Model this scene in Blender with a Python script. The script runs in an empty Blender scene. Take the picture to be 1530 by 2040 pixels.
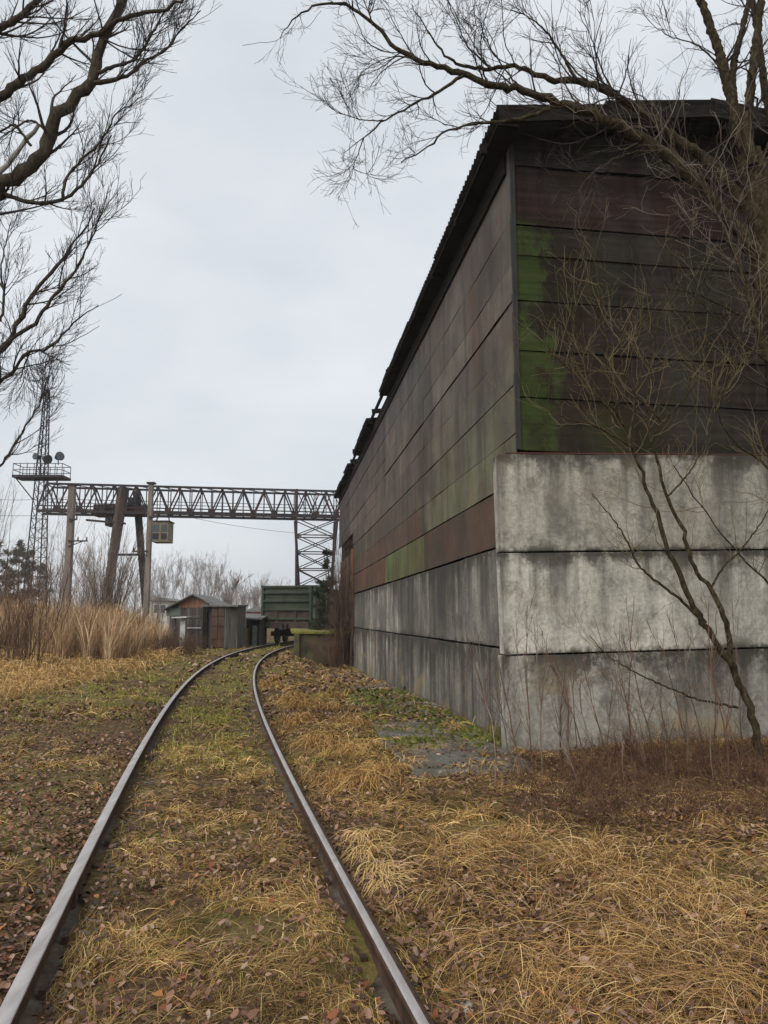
import bpy, bmesh, math, random
import numpy as np
from mathutils import Vector, Matrix

SC = bpy.context.scene
COL = SC.collection
rng = np.random.default_rng(7)
random.seed(7)

# ------------------------------------------------------------------ camera
F, HY, CAMZ = 1540.0, 1228.0, 1.55
PITCH = math.atan((HY - 1020.0) / F)
cam = bpy.data.cameras.new('camera')
cam.sensor_fit = 'VERTICAL'
cam.sensor_height = 36.0
cam.lens = F / 2040.0 * 36.0
cam.clip_start = 0.05
cam.clip_end = 3000.0
camo = bpy.data.objects.new('camera', cam)
camo.location = (0, 0, CAMZ)
camo.rotation_euler = (math.pi / 2 + PITCH, 0, 0)
COL.objects.link(camo)
SC.camera = camo

# ------------------------------------------------------------------ sky and sun (overcast)
SUN_EL, SUN_AZ = math.radians(40), math.radians(208)      # azimuth clockwise from +Y
world = bpy.data.worlds.new('World')
SC.world = world
world.use_nodes = True
nt = world.node_tree
nt.nodes.clear()
wo = nt.nodes.new('ShaderNodeOutputWorld')
bg = nt.nodes.new('ShaderNodeBackground')
sky = nt.nodes.new('ShaderNodeTexSky')
sky.sky_type = 'NISHITA'
sky.sun_disc = False
sky.sun_elevation = SUN_EL
sky.sun_rotation = SUN_AZ
sky.air_density = 1.0
sky.dust_density = 4.0
tc = nt.nodes.new('ShaderNodeTexCoord')
mp = nt.nodes.new('ShaderNodeMapping')
mp.inputs['Scale'].default_value = (1.0, 1.0, 2.2)
nz = nt.nodes.new('ShaderNodeTexNoise')
nz.inputs['Scale'].default_value = 2.6
nz.inputs['Detail'].default_value = 5.0
nz.inputs['Roughness'].default_value = 0.5
cr = nt.nodes.new('ShaderNodeValToRGB')
cr.color_ramp.elements[0].position = 0.30
cr.color_ramp.elements[0].color = (0.475, 0.508, 0.540, 1)
cr.color_ramp.elements[1].position = 0.70
cr.color_ramp.elements[1].color = (0.60, 0.625, 0.65, 1)
sc10 = nt.nodes.new('ShaderNodeVectorMath')
sc10.operation = 'SCALE'
sc10.inputs['Scale'].default_value = 10.0
mx = nt.nodes.new('ShaderNodeMix')
mx.data_type = 'RGBA'
mx.inputs['Factor'].default_value = 0.93
nt.links.new(tc.outputs['Generated'], mp.inputs['Vector'])
nt.links.new(mp.outputs['Vector'], nz.inputs['Vector'])
nt.links.new(nz.outputs['Fac'], cr.inputs['Fac'])
nt.links.new(cr.outputs['Color'], sc10.inputs[0])
nt.links.new(sky.outputs['Color'], mx.inputs[6])
nt.links.new(sc10.outputs['Vector'], mx.inputs[7])
nt.links.new(mx.outputs[2], bg.inputs['Color'])
bg.inputs['Strength'].default_value = 0.1
nt.links.new(bg.outputs['Background'], wo.inputs['Surface'])

sun = bpy.data.lights.new('sun', 'SUN')
sun.energy = 1.5
sun.angle = math.radians(50)
sun.color = (1.0, 0.95, 0.88)
suno = bpy.data.objects.new('sun', sun)
sd = Vector((math.sin(SUN_AZ) * math.cos(SUN_EL), math.cos(SUN_AZ) * math.cos(SUN_EL), math.sin(SUN_EL)))
suno.rotation_euler = sd.to_track_quat('Z', 'Y').to_euler()
suno.location = (-10, -20, 30)
COL.objects.link(suno)

SC.view_settings.view_transform = 'Standard'
SC.view_settings.look = 'None'
SC.view_settings.gamma = 1.0
SC.view_settings.use_curve_mapping = False
SC.view_settings.exposure = 0.54
SC.cycles.max_bounces = 6
SC.cycles.diffuse_bounces = 3
SC.cycles.use_denoising = True

# ------------------------------------------------------------------ helpers: pixels, building frame, track
CP, SP = math.cos(PITCH), math.sin(PITCH)


def at(px, py, Y):
    """Point seen at a photo pixel whose distance along +Y is Y."""
    u = (px - 765.0) / F
    v = -(py - 1020.0) / F
    d = np.array([u, CP - v * SP, SP + v * CP])
    return np.array([0, 0, CAMZ]) + d * (Y / d[1])


def trace(pts, Y):
    """Pixel polyline -> world polyline; Y a number or (first, last)."""
    if not isinstance(Y, (tuple, list)):
        Y = (Y, Y)
    n = len(pts)
    return np.array([at(p[0], p[1], Y[0] + (Y[1] - Y[0]) * i / max(1, n - 1)) for i, p in enumerate(pts)])


BA = math.radians(-7.406)
BU = np.array([math.sin(BA), math.cos(BA)])        # along the long side of the warehouse
BW = np.array([math.cos(BA), -math.sin(BA)])       # across it


def bl(a, s, z=0.0):
    """Warehouse frame (across, along, up) -> world."""
    q = BU * s + BW * a
    return np.array([q[0], q[1], z])


TK = [3.993210367663421e-05, 0.0007159813313220367, -0.24067359294562282, 0.10748827004859493]


def xc(y):
    y = np.asarray(y, float)
    yc = np.minimum(y, 50.0)
    v = np.polyval(TK, yc)
    sl = np.polyval(np.polyder(TK), 50.0)
    return v + np.where(y > 50, (y - 50) * sl + 0.0018 * (y - 50) ** 2, 0)


def xc_d(y):
    y = np.asarray(y, float)
    return (xc(y + .05) - xc(y - .05)) / .1


def sstep(x, a, b):
    t = np.clip((np.asarray(x, float) - a) / (b - a), 0, 1)
    return t * t * (3 - 2 * t)


def wav(x, y, sc, ph):
    return (np.sin(x * sc + ph) * np.cos(y * sc * 0.83 + ph * 1.7) + 0.6 * np.sin((x * 0.6 + y) * sc * 1.9 + ph * 2.3)
            + 0.4 * np.sin((x - y * 0.7) * sc * 3.1 + ph)) / 2.0


def track_d(x, y):
    return (x - xc(y)) / np.sqrt(1 + xc_d(y) ** 2)


def ground_z(x, y):
    x = np.asarray(x, float)
    y = np.asarray(y, float)
    d = track_d(x, y)
    a = x * BW[0] + y * BW[1]
    s = x * BU[0] + y * BU[1]
    z = -0.14 + 0.028 * wav(x, y, 1.7, 0.4) + 0.014 * wav(x, y, 4.3, 2.0)
    left = sstep(-d, 0.84, 1.25)
    z = z + left * (0.075 + 0.05 * wav(x, y, .6, 1.1)) + 0.35 * sstep(-d, 3.2, 8.0) * sstep(y, 4, 12)
    right = sstep(d, 0.86, 1.5)
    z = z + right * 0.05
    # ballast trough along each rail
    for side in (-0.795, 0.795):
        z = z - (0.012 + 0.020 * wav(x, y, 3.1, 1.3 + side)) * np.exp(-((np.abs(d - side)) / 0.15) ** 2)
    # ground falls away along the warehouse
    z = z - 0.42 * sstep(s, 12, 29) * sstep(a, 0.2, 2.0) * (1 - sstep(s, 38, 46))
    # slight rise under the bushes at the gable wall
    z = z + 0.10 * sstep(a, 2.6, 5.0) * sstep(s, 5.5, 8.5) * (1 - sstep(s, 9.2, 12))
    return z


# ------------------------------------------------------------------ helpers: tagging and meshes
def tag(o, label=None, cat=None, group=None, kind=None):
    if label:
        o['label'] = label
    if cat:
        o['category'] = cat
    if group:
        o['group'] = group
    if kind:
        o['kind'] = kind
    return o


def link(o, parent=None):
    COL.objects.link(o)
    if parent is not None:
        o.parent = parent
    return o


def empty(name, loc=(0, 0, 0), rz=0.0):
    o = bpy.data.objects.new(name, None)
    o.empty_display_size = 0.2
    o.location = loc
    o.rotation_euler = (0, 0, rz)
    return link(o)


def mesh_arrays(name, V, Q, mats, cols=None, smooth=False, mat_idx=None):
    """V (n,3), Q (m,4) quads -> mesh, with an optional point colour."""
    me = bpy.data.meshes.new(name)
    V = np.ascontiguousarray(V, dtype=np.float32)
    Q = np.ascontiguousarray(Q, dtype=np.int32)
    me.vertices.add(len(V))
    me.vertices.foreach_set('co', V.ravel())
    k = Q.shape[1]
    me.loops.add(Q.size)
    me.loops.foreach_set('vertex_index', Q.ravel())
    me.polygons.add(len(Q))
    me.polygons.foreach_set('loop_start', np.arange(0, Q.size, k, dtype=np.int32))
    if smooth:
        me.polygons.foreach_set('use_smooth', np.ones(len(Q), dtype=bool))
    if mat_idx is not None:
        me.polygons.foreach_set('material_index', np.asarray(mat_idx, dtype=np.int32))
    me.update(calc_edges=True)
    if cols is not None:
        at_ = me.color_attributes.new('Col', 'FLOAT_COLOR', 'POINT')
        c4 = np.ones((len(V), 4), dtype=np.float32)
        c4[:, :3] = cols
        at_.data.foreach_set('color', c4.ravel())
    for m in (mats if isinstance(mats, (list, tuple)) else [mats]):
        me.materials.append(m)
    return me


def obj_from(name, me, parent=None):
    return link(bpy.data.objects.new(name, me), parent)


class MB:
    """Collects boxes, bars and prisms into one mesh."""
    def __init__(self):
        self.v = []
        self.f = []

    def add(self, vs, fs):
        b = len(self.v)
        self.v += [tuple(map(float, p)) for p in vs]
        self.f += [tuple(i + b for i in f) for f in fs]
        return self

    def box(self, c, size, rot=None):
        sx, sy, sz = [q / 2 for q in size]
        vs = [Vector((x, y, z)) for x in (-sx, sx) for y in (-sy, sy) for z in (-sz, sz)]
        if rot is not None:
            vs = [rot @ q for q in vs]
        vs = [q + Vector(c) for q in vs]
        return self.add(vs, [(0, 1, 3, 2), (4, 6, 7, 5), (0, 4, 5, 1), (2, 3, 7, 6), (0, 2, 6, 4), (1, 5, 7, 3)])

    def bar(self, p, q, w, h=None):
        p, q = Vector(p), Vector(q)
        d = q - p
        L = d.length
        if L < 1e-6:
            return self
        r = d.to_track_quat('Y', 'Z').to_matrix()
        return self.box((p + q) / 2, (w, L, h or w), r)

    def cyl(self, p, q, r, n=10, r2=None):
        p, q = Vector(p), Vector(q)
        rot = (q - p).to_track_quat('Z', 'Y').to_matrix()
        vs = []
        for c, rr in ((p, r), (q, r if r2 is None else r2)):
            for i in range(n):
                t = 2 * math.pi * i / n
                vs.append(c + rot @ Vector((rr * math.cos(t), rr * math.sin(t), 0)))
        fs = [(i, (i + 1) % n, n + (i + 1) % n, n + i) for i in range(n)]
        fs += [tuple(range(n - 1, -1, -1)), tuple(range(n, 2 * n))]
        return self.add(vs, fs)

    def mesh(self, name, mat):
        me = bpy.data.meshes.new(name)
        me.from_pydata(self.v, [], self.f)
        me.update()
        for m in (mat if isinstance(mat, (list, tuple)) else [mat]):
            me.materials.append(m)
        return me

    def build(self, name, mat, parent=None, bevel=0.0):
        me = self.mesh(name, mat)
        if bevel > 0:
            bm = bmesh.new()
            bm.from_mesh(me)
            bmesh.ops.bevel(bm, geom=list(bm.edges), offset=bevel, segments=1, affect='EDGES', profile=0.7)
            bm.to_mesh(me)
            bm.free()
        return obj_from(name, me, parent)


# batched tubes: P (N,n,3), R (N,n)
def tube_arrays(P, R, k):
    N, n, _ = P.shape
    T = np.gradient(P, axis=1)
    T /= np.linalg.norm(T, axis=2, keepdims=True) + 1e-9
    ref = np.zeros_like(T)
    ref[..., 0] = 1.0
    # one reference per tube so that the rings do not twist
    mean = T.mean(axis=1)
    use_y = np.abs(mean[:, 0]) > 0.75
    ref[use_y] = (0, 1, 0)
    A = np.cross(T, ref)
    A /= np.linalg.norm(A, axis=2, keepdims=True) + 1e-9
    B = np.cross(T, A)
    ang = np.arange(k) * 2 * math.pi / k
    ring = A[:, :, None, :] * np.cos(ang)[None, None, :, None] + B[:, :, None, :] * np.sin(ang)[None, None, :, None]
    rough_ = 1 + np.clip((R.max(1) - .018) * 4, 0, .075)[:, None, None] * rng.normal(size=(N, n, k))
    V = P[:, :, None, :] + ring * (R[:, :, None] * rough_)[..., None]
    idx = np.arange(N * n * k).reshape(N, n, k)
    i0, i1 = idx[:, :-1, :], idx[:, 1:, :]
    Q = np.stack([i0, np.roll(i0, -1, 2), np.roll(i1, -1, 2), i1], -1).reshape(-1, 4)
    return V.reshape(-1, 3), Q


def join_arrays(parts):
    Vs, Qs, o = [], [], 0
    for V, Q in parts:
        Vs.append(V)
        Qs.append(Q + o)
        o += len(V)
    return np.concatenate(Vs), np.concatenate(Qs)


def resample(pts, radii, n):
    pts = np.asarray(pts, float)
    # Catmull-Rom style smoothing through linear resampling on a cubic fit
    L = np.concatenate([[0], np.cumsum(np.linalg.norm(np.diff(pts, axis=0), axis=1))])
    t = np.linspace(0, L[-1], n)
    m = np.gradient(pts, L, axis=0, edge_order=1)
    i = np.clip(np.searchsorted(L, t) - 1, 0, len(L) - 2)
    h = (L[i + 1] - L[i])[:, None]
    u = ((t - L[i])[:, None]) / h
    out = (2 * u ** 3 - 3 * u ** 2 + 1) * pts[i] + (u ** 3 - 2 * u ** 2 + u) * h * m[i] \
        + (-2 * u ** 3 + 3 * u ** 2) * pts[i + 1] + (u ** 3 - u ** 2) * h * m[i + 1]
    rr = np.interp(t, L, np.interp(L, L[[0, -1]] if np.ndim(radii) == 1 and len(radii) == 2 else L, radii))
    return out, rr


def spawn(P, R, m, t0, t1, ln, ang, up, wob, n, r0=0.5, tip=0.0015, rmax=9.0, lnpow=0.5, absl=None, g=None):
    """m children on every branch of the batch (P,R)."""
    g = g or rng
    N, k, _ = P.shape
    seg = np.linalg.norm(np.diff(P, axis=1), axis=2).sum(1)
    t = g.uniform(t0, t1, (N, m))
    f = t * (k - 1)
    i = np.clip(f.astype(int), 0, k - 2)
    u = (f - i)[..., None]
    ar = np.arange(N)[:, None]
    base = P[ar, i] * (1 - u) + P[ar, i + 1] * u
    tan = P[ar, i + 1] - P[ar, i]
    tan /= np.linalg.norm(tan, axis=2, keepdims=True) + 1e-9
    rad = R[ar, i] * (1 - u[..., 0]) + R[ar, i + 1] * u[..., 0]
    M = N * m
    base, tan, rad = base.reshape(M, 3), tan.reshape(M, 3), rad.reshape(M)
    rnd = g.normal(size=(M, 3))
    perp = rnd - tan * (rnd * tan).sum(1, keepdims=True)
    perp /= np.linalg.norm(perp, axis=1, keepdims=True) + 1e-9
    a = ang * g.uniform(0.6, 1.3, (M, 1))
    d = tan * np.cos(a) + perp * np.sin(a)
    L = absl * g.uniform(0.5, 1.3, M) if absl else np.repeat(seg, m) * ln * g.uniform(0.5, 1.2, M) * (1 - 0.6 * t.reshape(M)) ** lnpow
    st = (L / (n - 1))[:, None]
    pts = [base]
    bend = g.normal(size=(M, 3)) * wob
    for j in range(n - 1):
        d = d + np.array([0, 0, up]) + bend * 0.5 + g.normal(size=(M, 3)) * wob
        d /= np.linalg.norm(d, axis=1, keepdims=True) + 1e-9
        pts.append(pts[-1] + d * st)
    C = np.stack(pts, 1)
    rb = np.minimum(rad * r0, rmax)
    RR = rb[:, None] + (tip - rb)[:, None] * np.linspace(0, 1, n)[None]
    RR = np.maximum(RR, tip)
    return C, RR


# ------------------------------------------------------------------ materials
MATS = {}


def new_mat(name):
    m = bpy.data.materials.new(name)
    m.use_nodes = True
    n = m.node_tree
    b = n.nodes['Principled BSDF']
    MATS[name] = m
    return m, n, b


def N_(n, t, **kw):
    x = n.nodes.new(t)
    for k, v in kw.items():
        if k in x.inputs:
            x.inputs[k].default_value = v
        else:
            setattr(x, k, v)
    return x


def noise_of(n, scale, vec, detail=4, rough=0.55):
    t = N_(n, 'ShaderNodeTexNoise', Scale=scale, Detail=detail, Roughness=rough)
    n.links.new(vec, t.inputs['Vector'])
    return t.outputs['Fac']


def mapped(n, src, scale):
    mpp = N_(n, 'ShaderNodeMapping')
    mpp.inputs['Scale'].default_value = scale
    n.links.new(src, mpp.inputs['Vector'])
    return mpp.outputs['Vector']


def ramp(n, fac, stops):
    r = N_(n, 'ShaderNodeValToRGB')
    e = r.color_ramp.elements
    while len(e) < len(stops):
        e.new(0.5)
    for el, (p, c) in zip(e, stops):
        el.position = p
        el.color = tuple(c) + (1,) if len(c) == 3 else c
    n.links.new(fac, r.inputs['Fac'])
    return r.outputs['Color']


def mixc(n, fac, a, b, blend='MIX'):
    m = N_(n, 'ShaderNodeMix')
    m.data_type = 'RGBA'
    m.blend_type = blend
    for sock, val in ((m.inputs['Factor'], fac), (m.inputs[6], a), (m.inputs[7], b)):
        if isinstance(val, bpy.types.NodeSocket):
            n.links.new(val, sock)
        elif isinstance(val, (int, float)):
            sock.default_value = val
        else:
            sock.default_value = tuple(val) + (1,)
    return m.outputs[2]


def mathn(n, op, a, b=0.0, clamp=False):
    m = N_(n, 'ShaderNodeMath')
    m.operation = op
    m.use_clamp = clamp
    for sock, val in ((m.inputs[0], a), (m.inputs[1], b)):
        if isinstance(val, bpy.types.NodeSocket):
            n.links.new(val, sock)
        else:
            sock.default_value = val
    return m.outputs[0]


def bump(n, b, h, strength=0.3, dist=0.02):
    bp = N_(n, 'ShaderNodeBump')
    bp.inputs['Strength'].default_value = strength
    bp.inputs['Distance'].default_value = dist
    n.links.new(h, bp.inputs['Height'])
    n.links.new(bp.outputs['Normal'], b.inputs['Normal'])


def grain_mat(name, c1, c2, scale=6, rough=0.85, stretch=(1, 1, 1), metal=0.0, bstr=0.3, c3=None, spec=0.3):
    m, n, b = new_mat(name)
    pos = N_(n, 'ShaderNodeNewGeometry').outputs['Position']
    v = mapped(n, pos, stretch)
    f = noise_of(n, scale, v, 6, 0.6)
    stops = [(0.3, c1), (0.68, c2)] if c3 is None else [(0.28, c1), (0.5, c2), (0.7, c3)]
    col = ramp(n, f, stops)
    n.links.new(col, b.inputs['Base Color'])
    b.inputs['Roughness'].default_value = rough
    b.inputs['Metallic'].default_value = metal
    b.inputs['Specular IOR Level'].default_value = spec
    bump(n, b, noise_of(n, scale * 5, v, 3), bstr, 0.01)
    return m


# blades, leaves, twigs: colour comes with each piece
def attr_mat(name, rough=0.75, trans=0.0, spec=0.2):
    m, n, b = new_mat(name)
    a = N_(n, 'ShaderNodeAttribute')
    a.attribute_name = 'Col'
    n.links.new(a.outputs['Color'], b.inputs['Base Color'])
    b.inputs['Roughness'].default_value = rough
    b.inputs['Specular IOR Level'].default_value = spec
    if trans:
        tr = N_(n, 'ShaderNodeBsdfTranslucent')
        n.links.new(a.outputs['Color'], tr.inputs['Color'])
        ms = N_(n, 'ShaderNodeMixShader')
        ms.inputs[0].default_value = trans
        n.links.new(b.outputs[0], ms.inputs[1])
        n.links.new(tr.outputs[0], ms.inputs[2])
        n.links.new(ms.outputs[0], n.nodes['Material Output'].inputs['Surface'])
    return m


M_BLADE = attr_mat('dry_blades', 0.7, 0.18)
M_LEAF = attr_mat('fallen_leaves', 0.6, 0.0, 0.22)
M_NEEDLE = attr_mat('needles', 0.7, 0.1)

M_BARK = grain_mat('bark', (0.018, 0.014, 0.011), (0.062, 0.050, 0.036), 20, 0.95, (1, 1, .5), bstr=1.0, c3=(0.10, 0.088, 0.058), spec=.05)
M_BARK_OLIVE = grain_mat('olive_bark', (0.012, 0.009, 0.006), (0.048, 0.037, 0.022), 26, 0.95, (1, 1, .55), bstr=1.0, c3=(0.095, 0.078, 0.045), spec=.05)
M_BARK_BROWN = grain_mat('brown_bark', (0.05, 0.031, 0.021), (0.15, 0.096, 0.062), 7, 0.9, (1, 1, .4), bstr=0.6)
M_TWIG_DARK = grain_mat('dark_twig', (0.028, 0.022, 0.022), (0.065, 0.05, 0.046), 4, 0.85, bstr=0.0)
M_TWIG_OLIVE = grain_mat('olive_twig', (0.085, 0.065, 0.03), (0.22, 0.17, 0.085), 3, 0.75, bstr=0.0)
M_TWIG_GREY = grain_mat('grey_twig', (0.10, 0.075, 0.06), (0.27, 0.22, 0.18), 3, 0.8, bstr=0.0)
M_TWIG_RED = grain_mat('red_twig', (0.075, 0.036, 0.026), (0.20, 0.115, 0.075), 3, 0.75, bstr=0.0)
M_UNDER = grain_mat('undergrowth_twig', (0.03, 0.015, 0.011), (0.115, 0.058, 0.036), 7, 0.8, bstr=0.0, c3=(0.27, 0.17, 0.09))
M_TWIG_PALE = grain_mat('weathered_dead_wood', (0.22, 0.20, 0.18), (0.36, 0.34, 0.31), 6, 0.9, bstr=0.3)
M_FARTWIG = grain_mat('far_twig', (0.20, 0.17, 0.155), (0.34, 0.29, 0.265), 2, 0.9, bstr=0.0)
M_TIE = grain_mat('sleeper_concrete', (0.16, 0.15, 0.135), (0.33, 0.31, 0.28), 7, 0.9)
M_BALLAST = grain_mat('ballast_stone', (0.06, 0.05, 0.045), (0.19, 0.165, 0.145), 12, 0.9)
M_STEEL_DARK = grain_mat('crane_steel', (0.016, 0.016, 0.019), (0.036, 0.031, 0.033), 3, 0.7, c3=(0.055, 0.03, 0.03), spec=.15)
M_STEEL_RED = grain_mat('rusty_crane_steel', (0.03, 0.017, 0.017), (0.085, 0.04, 0.036), 2, 0.8, spec=.15)
M_STEEL_BROWN = grain_mat('brown_painted_steel', (0.045, 0.034, 0.030), (0.11, 0.082, 0.068), 1.5, 0.8, (1, 1, .3), spec=.1)
M_POST = grain_mat('post_concrete', (0.11, 0.093, 0.080), (0.235, 0.20, 0.172), 2.2, 0.9, (1, 1, .3))
M_BLACK = grain_mat('black_metal', (0.012, 0.012, 0.014), (0.03, 0.03, 0.033), 5, 0.6)
M_GLASS, n_, b_ = new_mat('cab_glass')
b_.inputs['Base Color'].default_value = (0.05, 0.055, 0.06, 1)
b_.inputs['Roughness'].default_value = 0.12
M_CABPAINT = grain_mat('cab_paint', (0.09, 0.075, 0.05), (0.20, 0.165, 0.095), 4, 0.6)
M_ROOF = grain_mat('asbestos_sheet', (0.022, 0.021, 0.02), (0.06, 0.056, 0.052), 3.5, 0.95, c3=(0.045, 0.048, 0.032), spec=.1)
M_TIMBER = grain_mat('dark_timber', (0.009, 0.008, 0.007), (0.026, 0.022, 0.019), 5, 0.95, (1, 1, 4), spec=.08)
M_WAGON = grain_mat('wagon_green', (0.022, 0.029, 0.021), (0.052, 0.066, 0.046), 1.6, 0.8, (1, 1, .5), c3=(0.075, 0.07, 0.05), spec=.15)
M_WAGON_RUST = grain_mat('wagon_grime', (0.035, 0.026, 0.022), (0.085, 0.06, 0.048), 3, 0.85)
M_WAGON_PALE = grain_mat('wagon_posts', (0.10, 0.11, 0.10), (0.23, 0.245, 0.22), 2.2, 0.8)
M_WHEEL = grain_mat('wheel_iron', (0.02, 0.017, 0.015), (0.055, 0.045, 0.04), 5, 0.6)
M_PLANK = grain_mat('grey_planks', (0.075, 0.068, 0.062), (0.17, 0.155, 0.14), 3, 0.9, (3, 3, .3))
M_PLANK_DARK = grain_mat('dark_planks', (0.05, 0.045, 0.042), (0.115, 0.10, 0.092), 3, 0.9, (3, 3, .3))
M_PLANK_ORANGE = grain_mat('orange_planks', (0.16, 0.085, 0.05), (0.30, 0.165, 0.095), 3, 0.85, (3, 3, .6))
M_DOOR_RUST = grain_mat('rusty_doors', (0.055, 0.032, 0.025), (0.125, 0.072, 0.054), 3, 0.85, (2, 2, .4))
M_SHEDROOF = grain_mat('shed_roofing', (0.10, 0.098, 0.095), (0.21, 0.205, 0.20), 4, 0.9)
M_WHITE = grain_mat('white_paint', (0.50, 0.52, 0.52), (0.74, 0.75, 0.74), 3, 0.6)
M_GREENPAINT = grain_mat('faded_green_paint', (0.10, 0.13, 0.115), (0.19, 0.22, 0.19), 3, 0.7)
M_YELLOW = grain_mat('yellow_paint', (0.32, 0.24, 0.07), (0.52, 0.42, 0.17), 4, 0.6)
M_PLASTER = grain_mat('pale_plaster', (0.45, 0.42, 0.38), (0.62, 0.59, 0.54), 2, 0.9)
M_BRICK = grain_mat('red_brick', (0.22, 0.085, 0.055), (0.36, 0.16, 0.11), 3, 0.9)
M_MOSSY = grain_mat('mossy_concrete', (0.025, 0.022, 0.016), (0.085, 0.075, 0.05), 2.2, 0.95, c3=(0.10, 0.11, 0.028), bstr=0.8)
M_MOSSTOP = grain_mat('moss_cover', (0.07, 0.08, 0.015), (0.20, 0.20, 0.04), 2.4, 0.95, c3=(0.22, 0.15, 0.07), bstr=0.9)
M_PINE = grain_mat('pine_trunk', (0.06, 0.04, 0.03), (0.14, 0.09, 0.06), 5, 0.9)
M_CABLE = grain_mat('cable', (0.09, 0.09, 0.10), (0.14, 0.14, 0.15), 5, 0.6, bstr=0)


def concrete_mat(name, base1, base2, streak, sstr, dark=(0.06, 0.055, 0.045), hz=5.0, topstain=0.8, splash=.34, black=0.0):
    m, n, b = new_mat(name)
    geo = N_(n, 'ShaderNodeNewGeometry')
    pos = geo.outputs['Position']
    gen = N_(n, 'ShaderNodeTexCoord').outputs['Generated']
    col = ramp(n, noise_of(n, 1.3, pos, 8, 0.65), [(0.28, base1), (0.7, base2)])
    col = mixc(n, 1.0, col, N_(n, 'ShaderNodeObjectInfo').outputs['Color'], 'MULTIPLY')
    fine = noise_of(n, 17, pos, 9, 0.8)
    col = mixc(n, 0.62, col, ramp(n, fine, [(0.34, (0.32, 0.31, 0.30)), (0.62, (1.08, 1.08, 1.08))]), 'MULTIPLY')
    # runs of dirty water below the top edge of each panel
    sv = mapped(n, pos, (hz, hz, 0.22))
    runs = ramp(n, noise_of(n, 1.0, sv, 6, 0.62), [(0.45, (0, 0, 0)), (0.59, (1, 1, 1))])
    sep = N_(n, 'ShaderNodeSeparateXYZ')
    n.links.new(gen, sep.inputs[0])
    top = ramp(n, sep.outputs[2], [(0.05, (0.3,) * 3), (0.6, (0.6,) * 3), (1.0, (1, 1, 1))])
    fac = mathn(n, 'MULTIPLY', mathn(n, 'MULTIPLY', runs, top), sstr, True)
    col = mixc(n, fac, col, streak)
    # blotches of lichen and damp along the joints
    esh = ramp(n, sep.outputs[2], [(0.0, (.8,) * 3), (0.07, (0.1,) * 3), (0.5, (0,) * 3), (0.80, (0.1,) * 3), (0.97, (1, 1, 1))])
    bn_ = mathn(n, 'ADD', noise_of(n, 2.2, mapped(n, pos, (1.0, 1.0, 1.0)), 10, 0.75), mathn(n, 'MULTIPLY', esh, .12))
    bl_ = ramp(n, bn_, [(0.50, (0, 0, 0)), (0.62, (1, 1, 1))])
    if black:
        bk = ramp(n, noise_of(n, .33, mapped(n, pos, (1, 1, .8)), 7, .62), [(0.40, (0, 0, 0)), (0.56, (1, 1, 1))])
        col = mixc(n, mathn(n, 'MULTIPLY', bk, black), col, (0.050, 0.047, 0.043))
    edge = ramp(n, sep.outputs[2], [(0.0, (1, 1, 1)), (0.10, (0.5,) * 3), (0.5, (0.35,) * 3), (0.8, (0.6,) * 3), (1.0, (1, 1, 1))])
    col = mixc(n, mathn(n, 'MULTIPLY', mathn(n, 'MULTIPLY', bl_, edge), topstain), col, dark)
    # ochre seepage, mostly low on the wall
    oc = ramp(n, noise_of(n, .8, mapped(n, pos, (1, 1, 1.8)), 6, .6), [(0.55, (0, 0, 0)), (0.68, (1, 1, 1))])
    sp2 = N_(n, 'ShaderNodeSeparateXYZ')
    n.links.new(pos, sp2.inputs[0])
    lowz = ramp(n, sp2.outputs[2], [(0.25, (.75,) * 3), (1.0, (.12,) * 3)])
    col = mixc(n, mathn(n, 'MULTIPLY', oc, lowz), col, (0.33, 0.24, 0.115))
    foot = mathn(n, 'SUBTRACT', mathn(n, 'ADD', mathn(n, 'MULTIPLY', noise_of(n, 1.4, mapped(n, pos, (1, 1, .3)), 6, .65), 1.5), -.55), sp2.outputs[2])
    col = mixc(n, mathn(n, 'MULTIPLY', mathn(n, 'MULTIPLY', foot, 2.2, True), splash), col, (0.055, 0.048, 0.036))
    # small bubbles and pock marks
    vo = N_(n, 'ShaderNodeTexVoronoi', Scale=7.0)
    n.links.new(pos, vo.inputs['Vector'])
    pk = ramp(n, vo.outputs['Distance'], [(0.05, (1, 1, 1)), (0.09, (0, 0, 0))])
    col = mixc(n, mathn(n, 'MULTIPLY', pk, 0.55), col, (0.08, 0.075, 0.065))
    n.links.new(col, b.inputs['Base Color'])
    b.inputs['Roughness'].default_value = 0.9
    b.inputs['Specular IOR Level'].default_value = 0.25
    bump(n, b, noise_of(n, 9, pos, 8, 0.7), 0.45, 0.02)
    return m


M_CONC = concrete_mat('gable_concrete', (0.33, 0.315, 0.28), (0.57, 0.55, 0.50), (0.07, 0.063, 0.052), .95, hz=2.6, topstain=1.0)
M_CONC_SIDE = concrete_mat('side_concrete', (0.30, 0.275, 0.245), (0.58, 0.545, 0.48), (0.055, 0.048, 0.040), 1.1, hz=2.8, topstain=1.0, black=.8)
M_CONC_DARK = concrete_mat('stained_concrete', (0.075, 0.075, 0.066), (0.24, 0.225, 0.20), (0.026, 0.032, 0.030), 1.2, hz=2.6, topstain=0.8)
M_SLAB = concrete_mat('apron_concrete', (0.15, 0.138, 0.118), (0.31, 0.29, 0.25), (0.07, 0.068, 0.03), 0.5, hz=2.0, topstain=0.6, splash=0.0)


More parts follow.
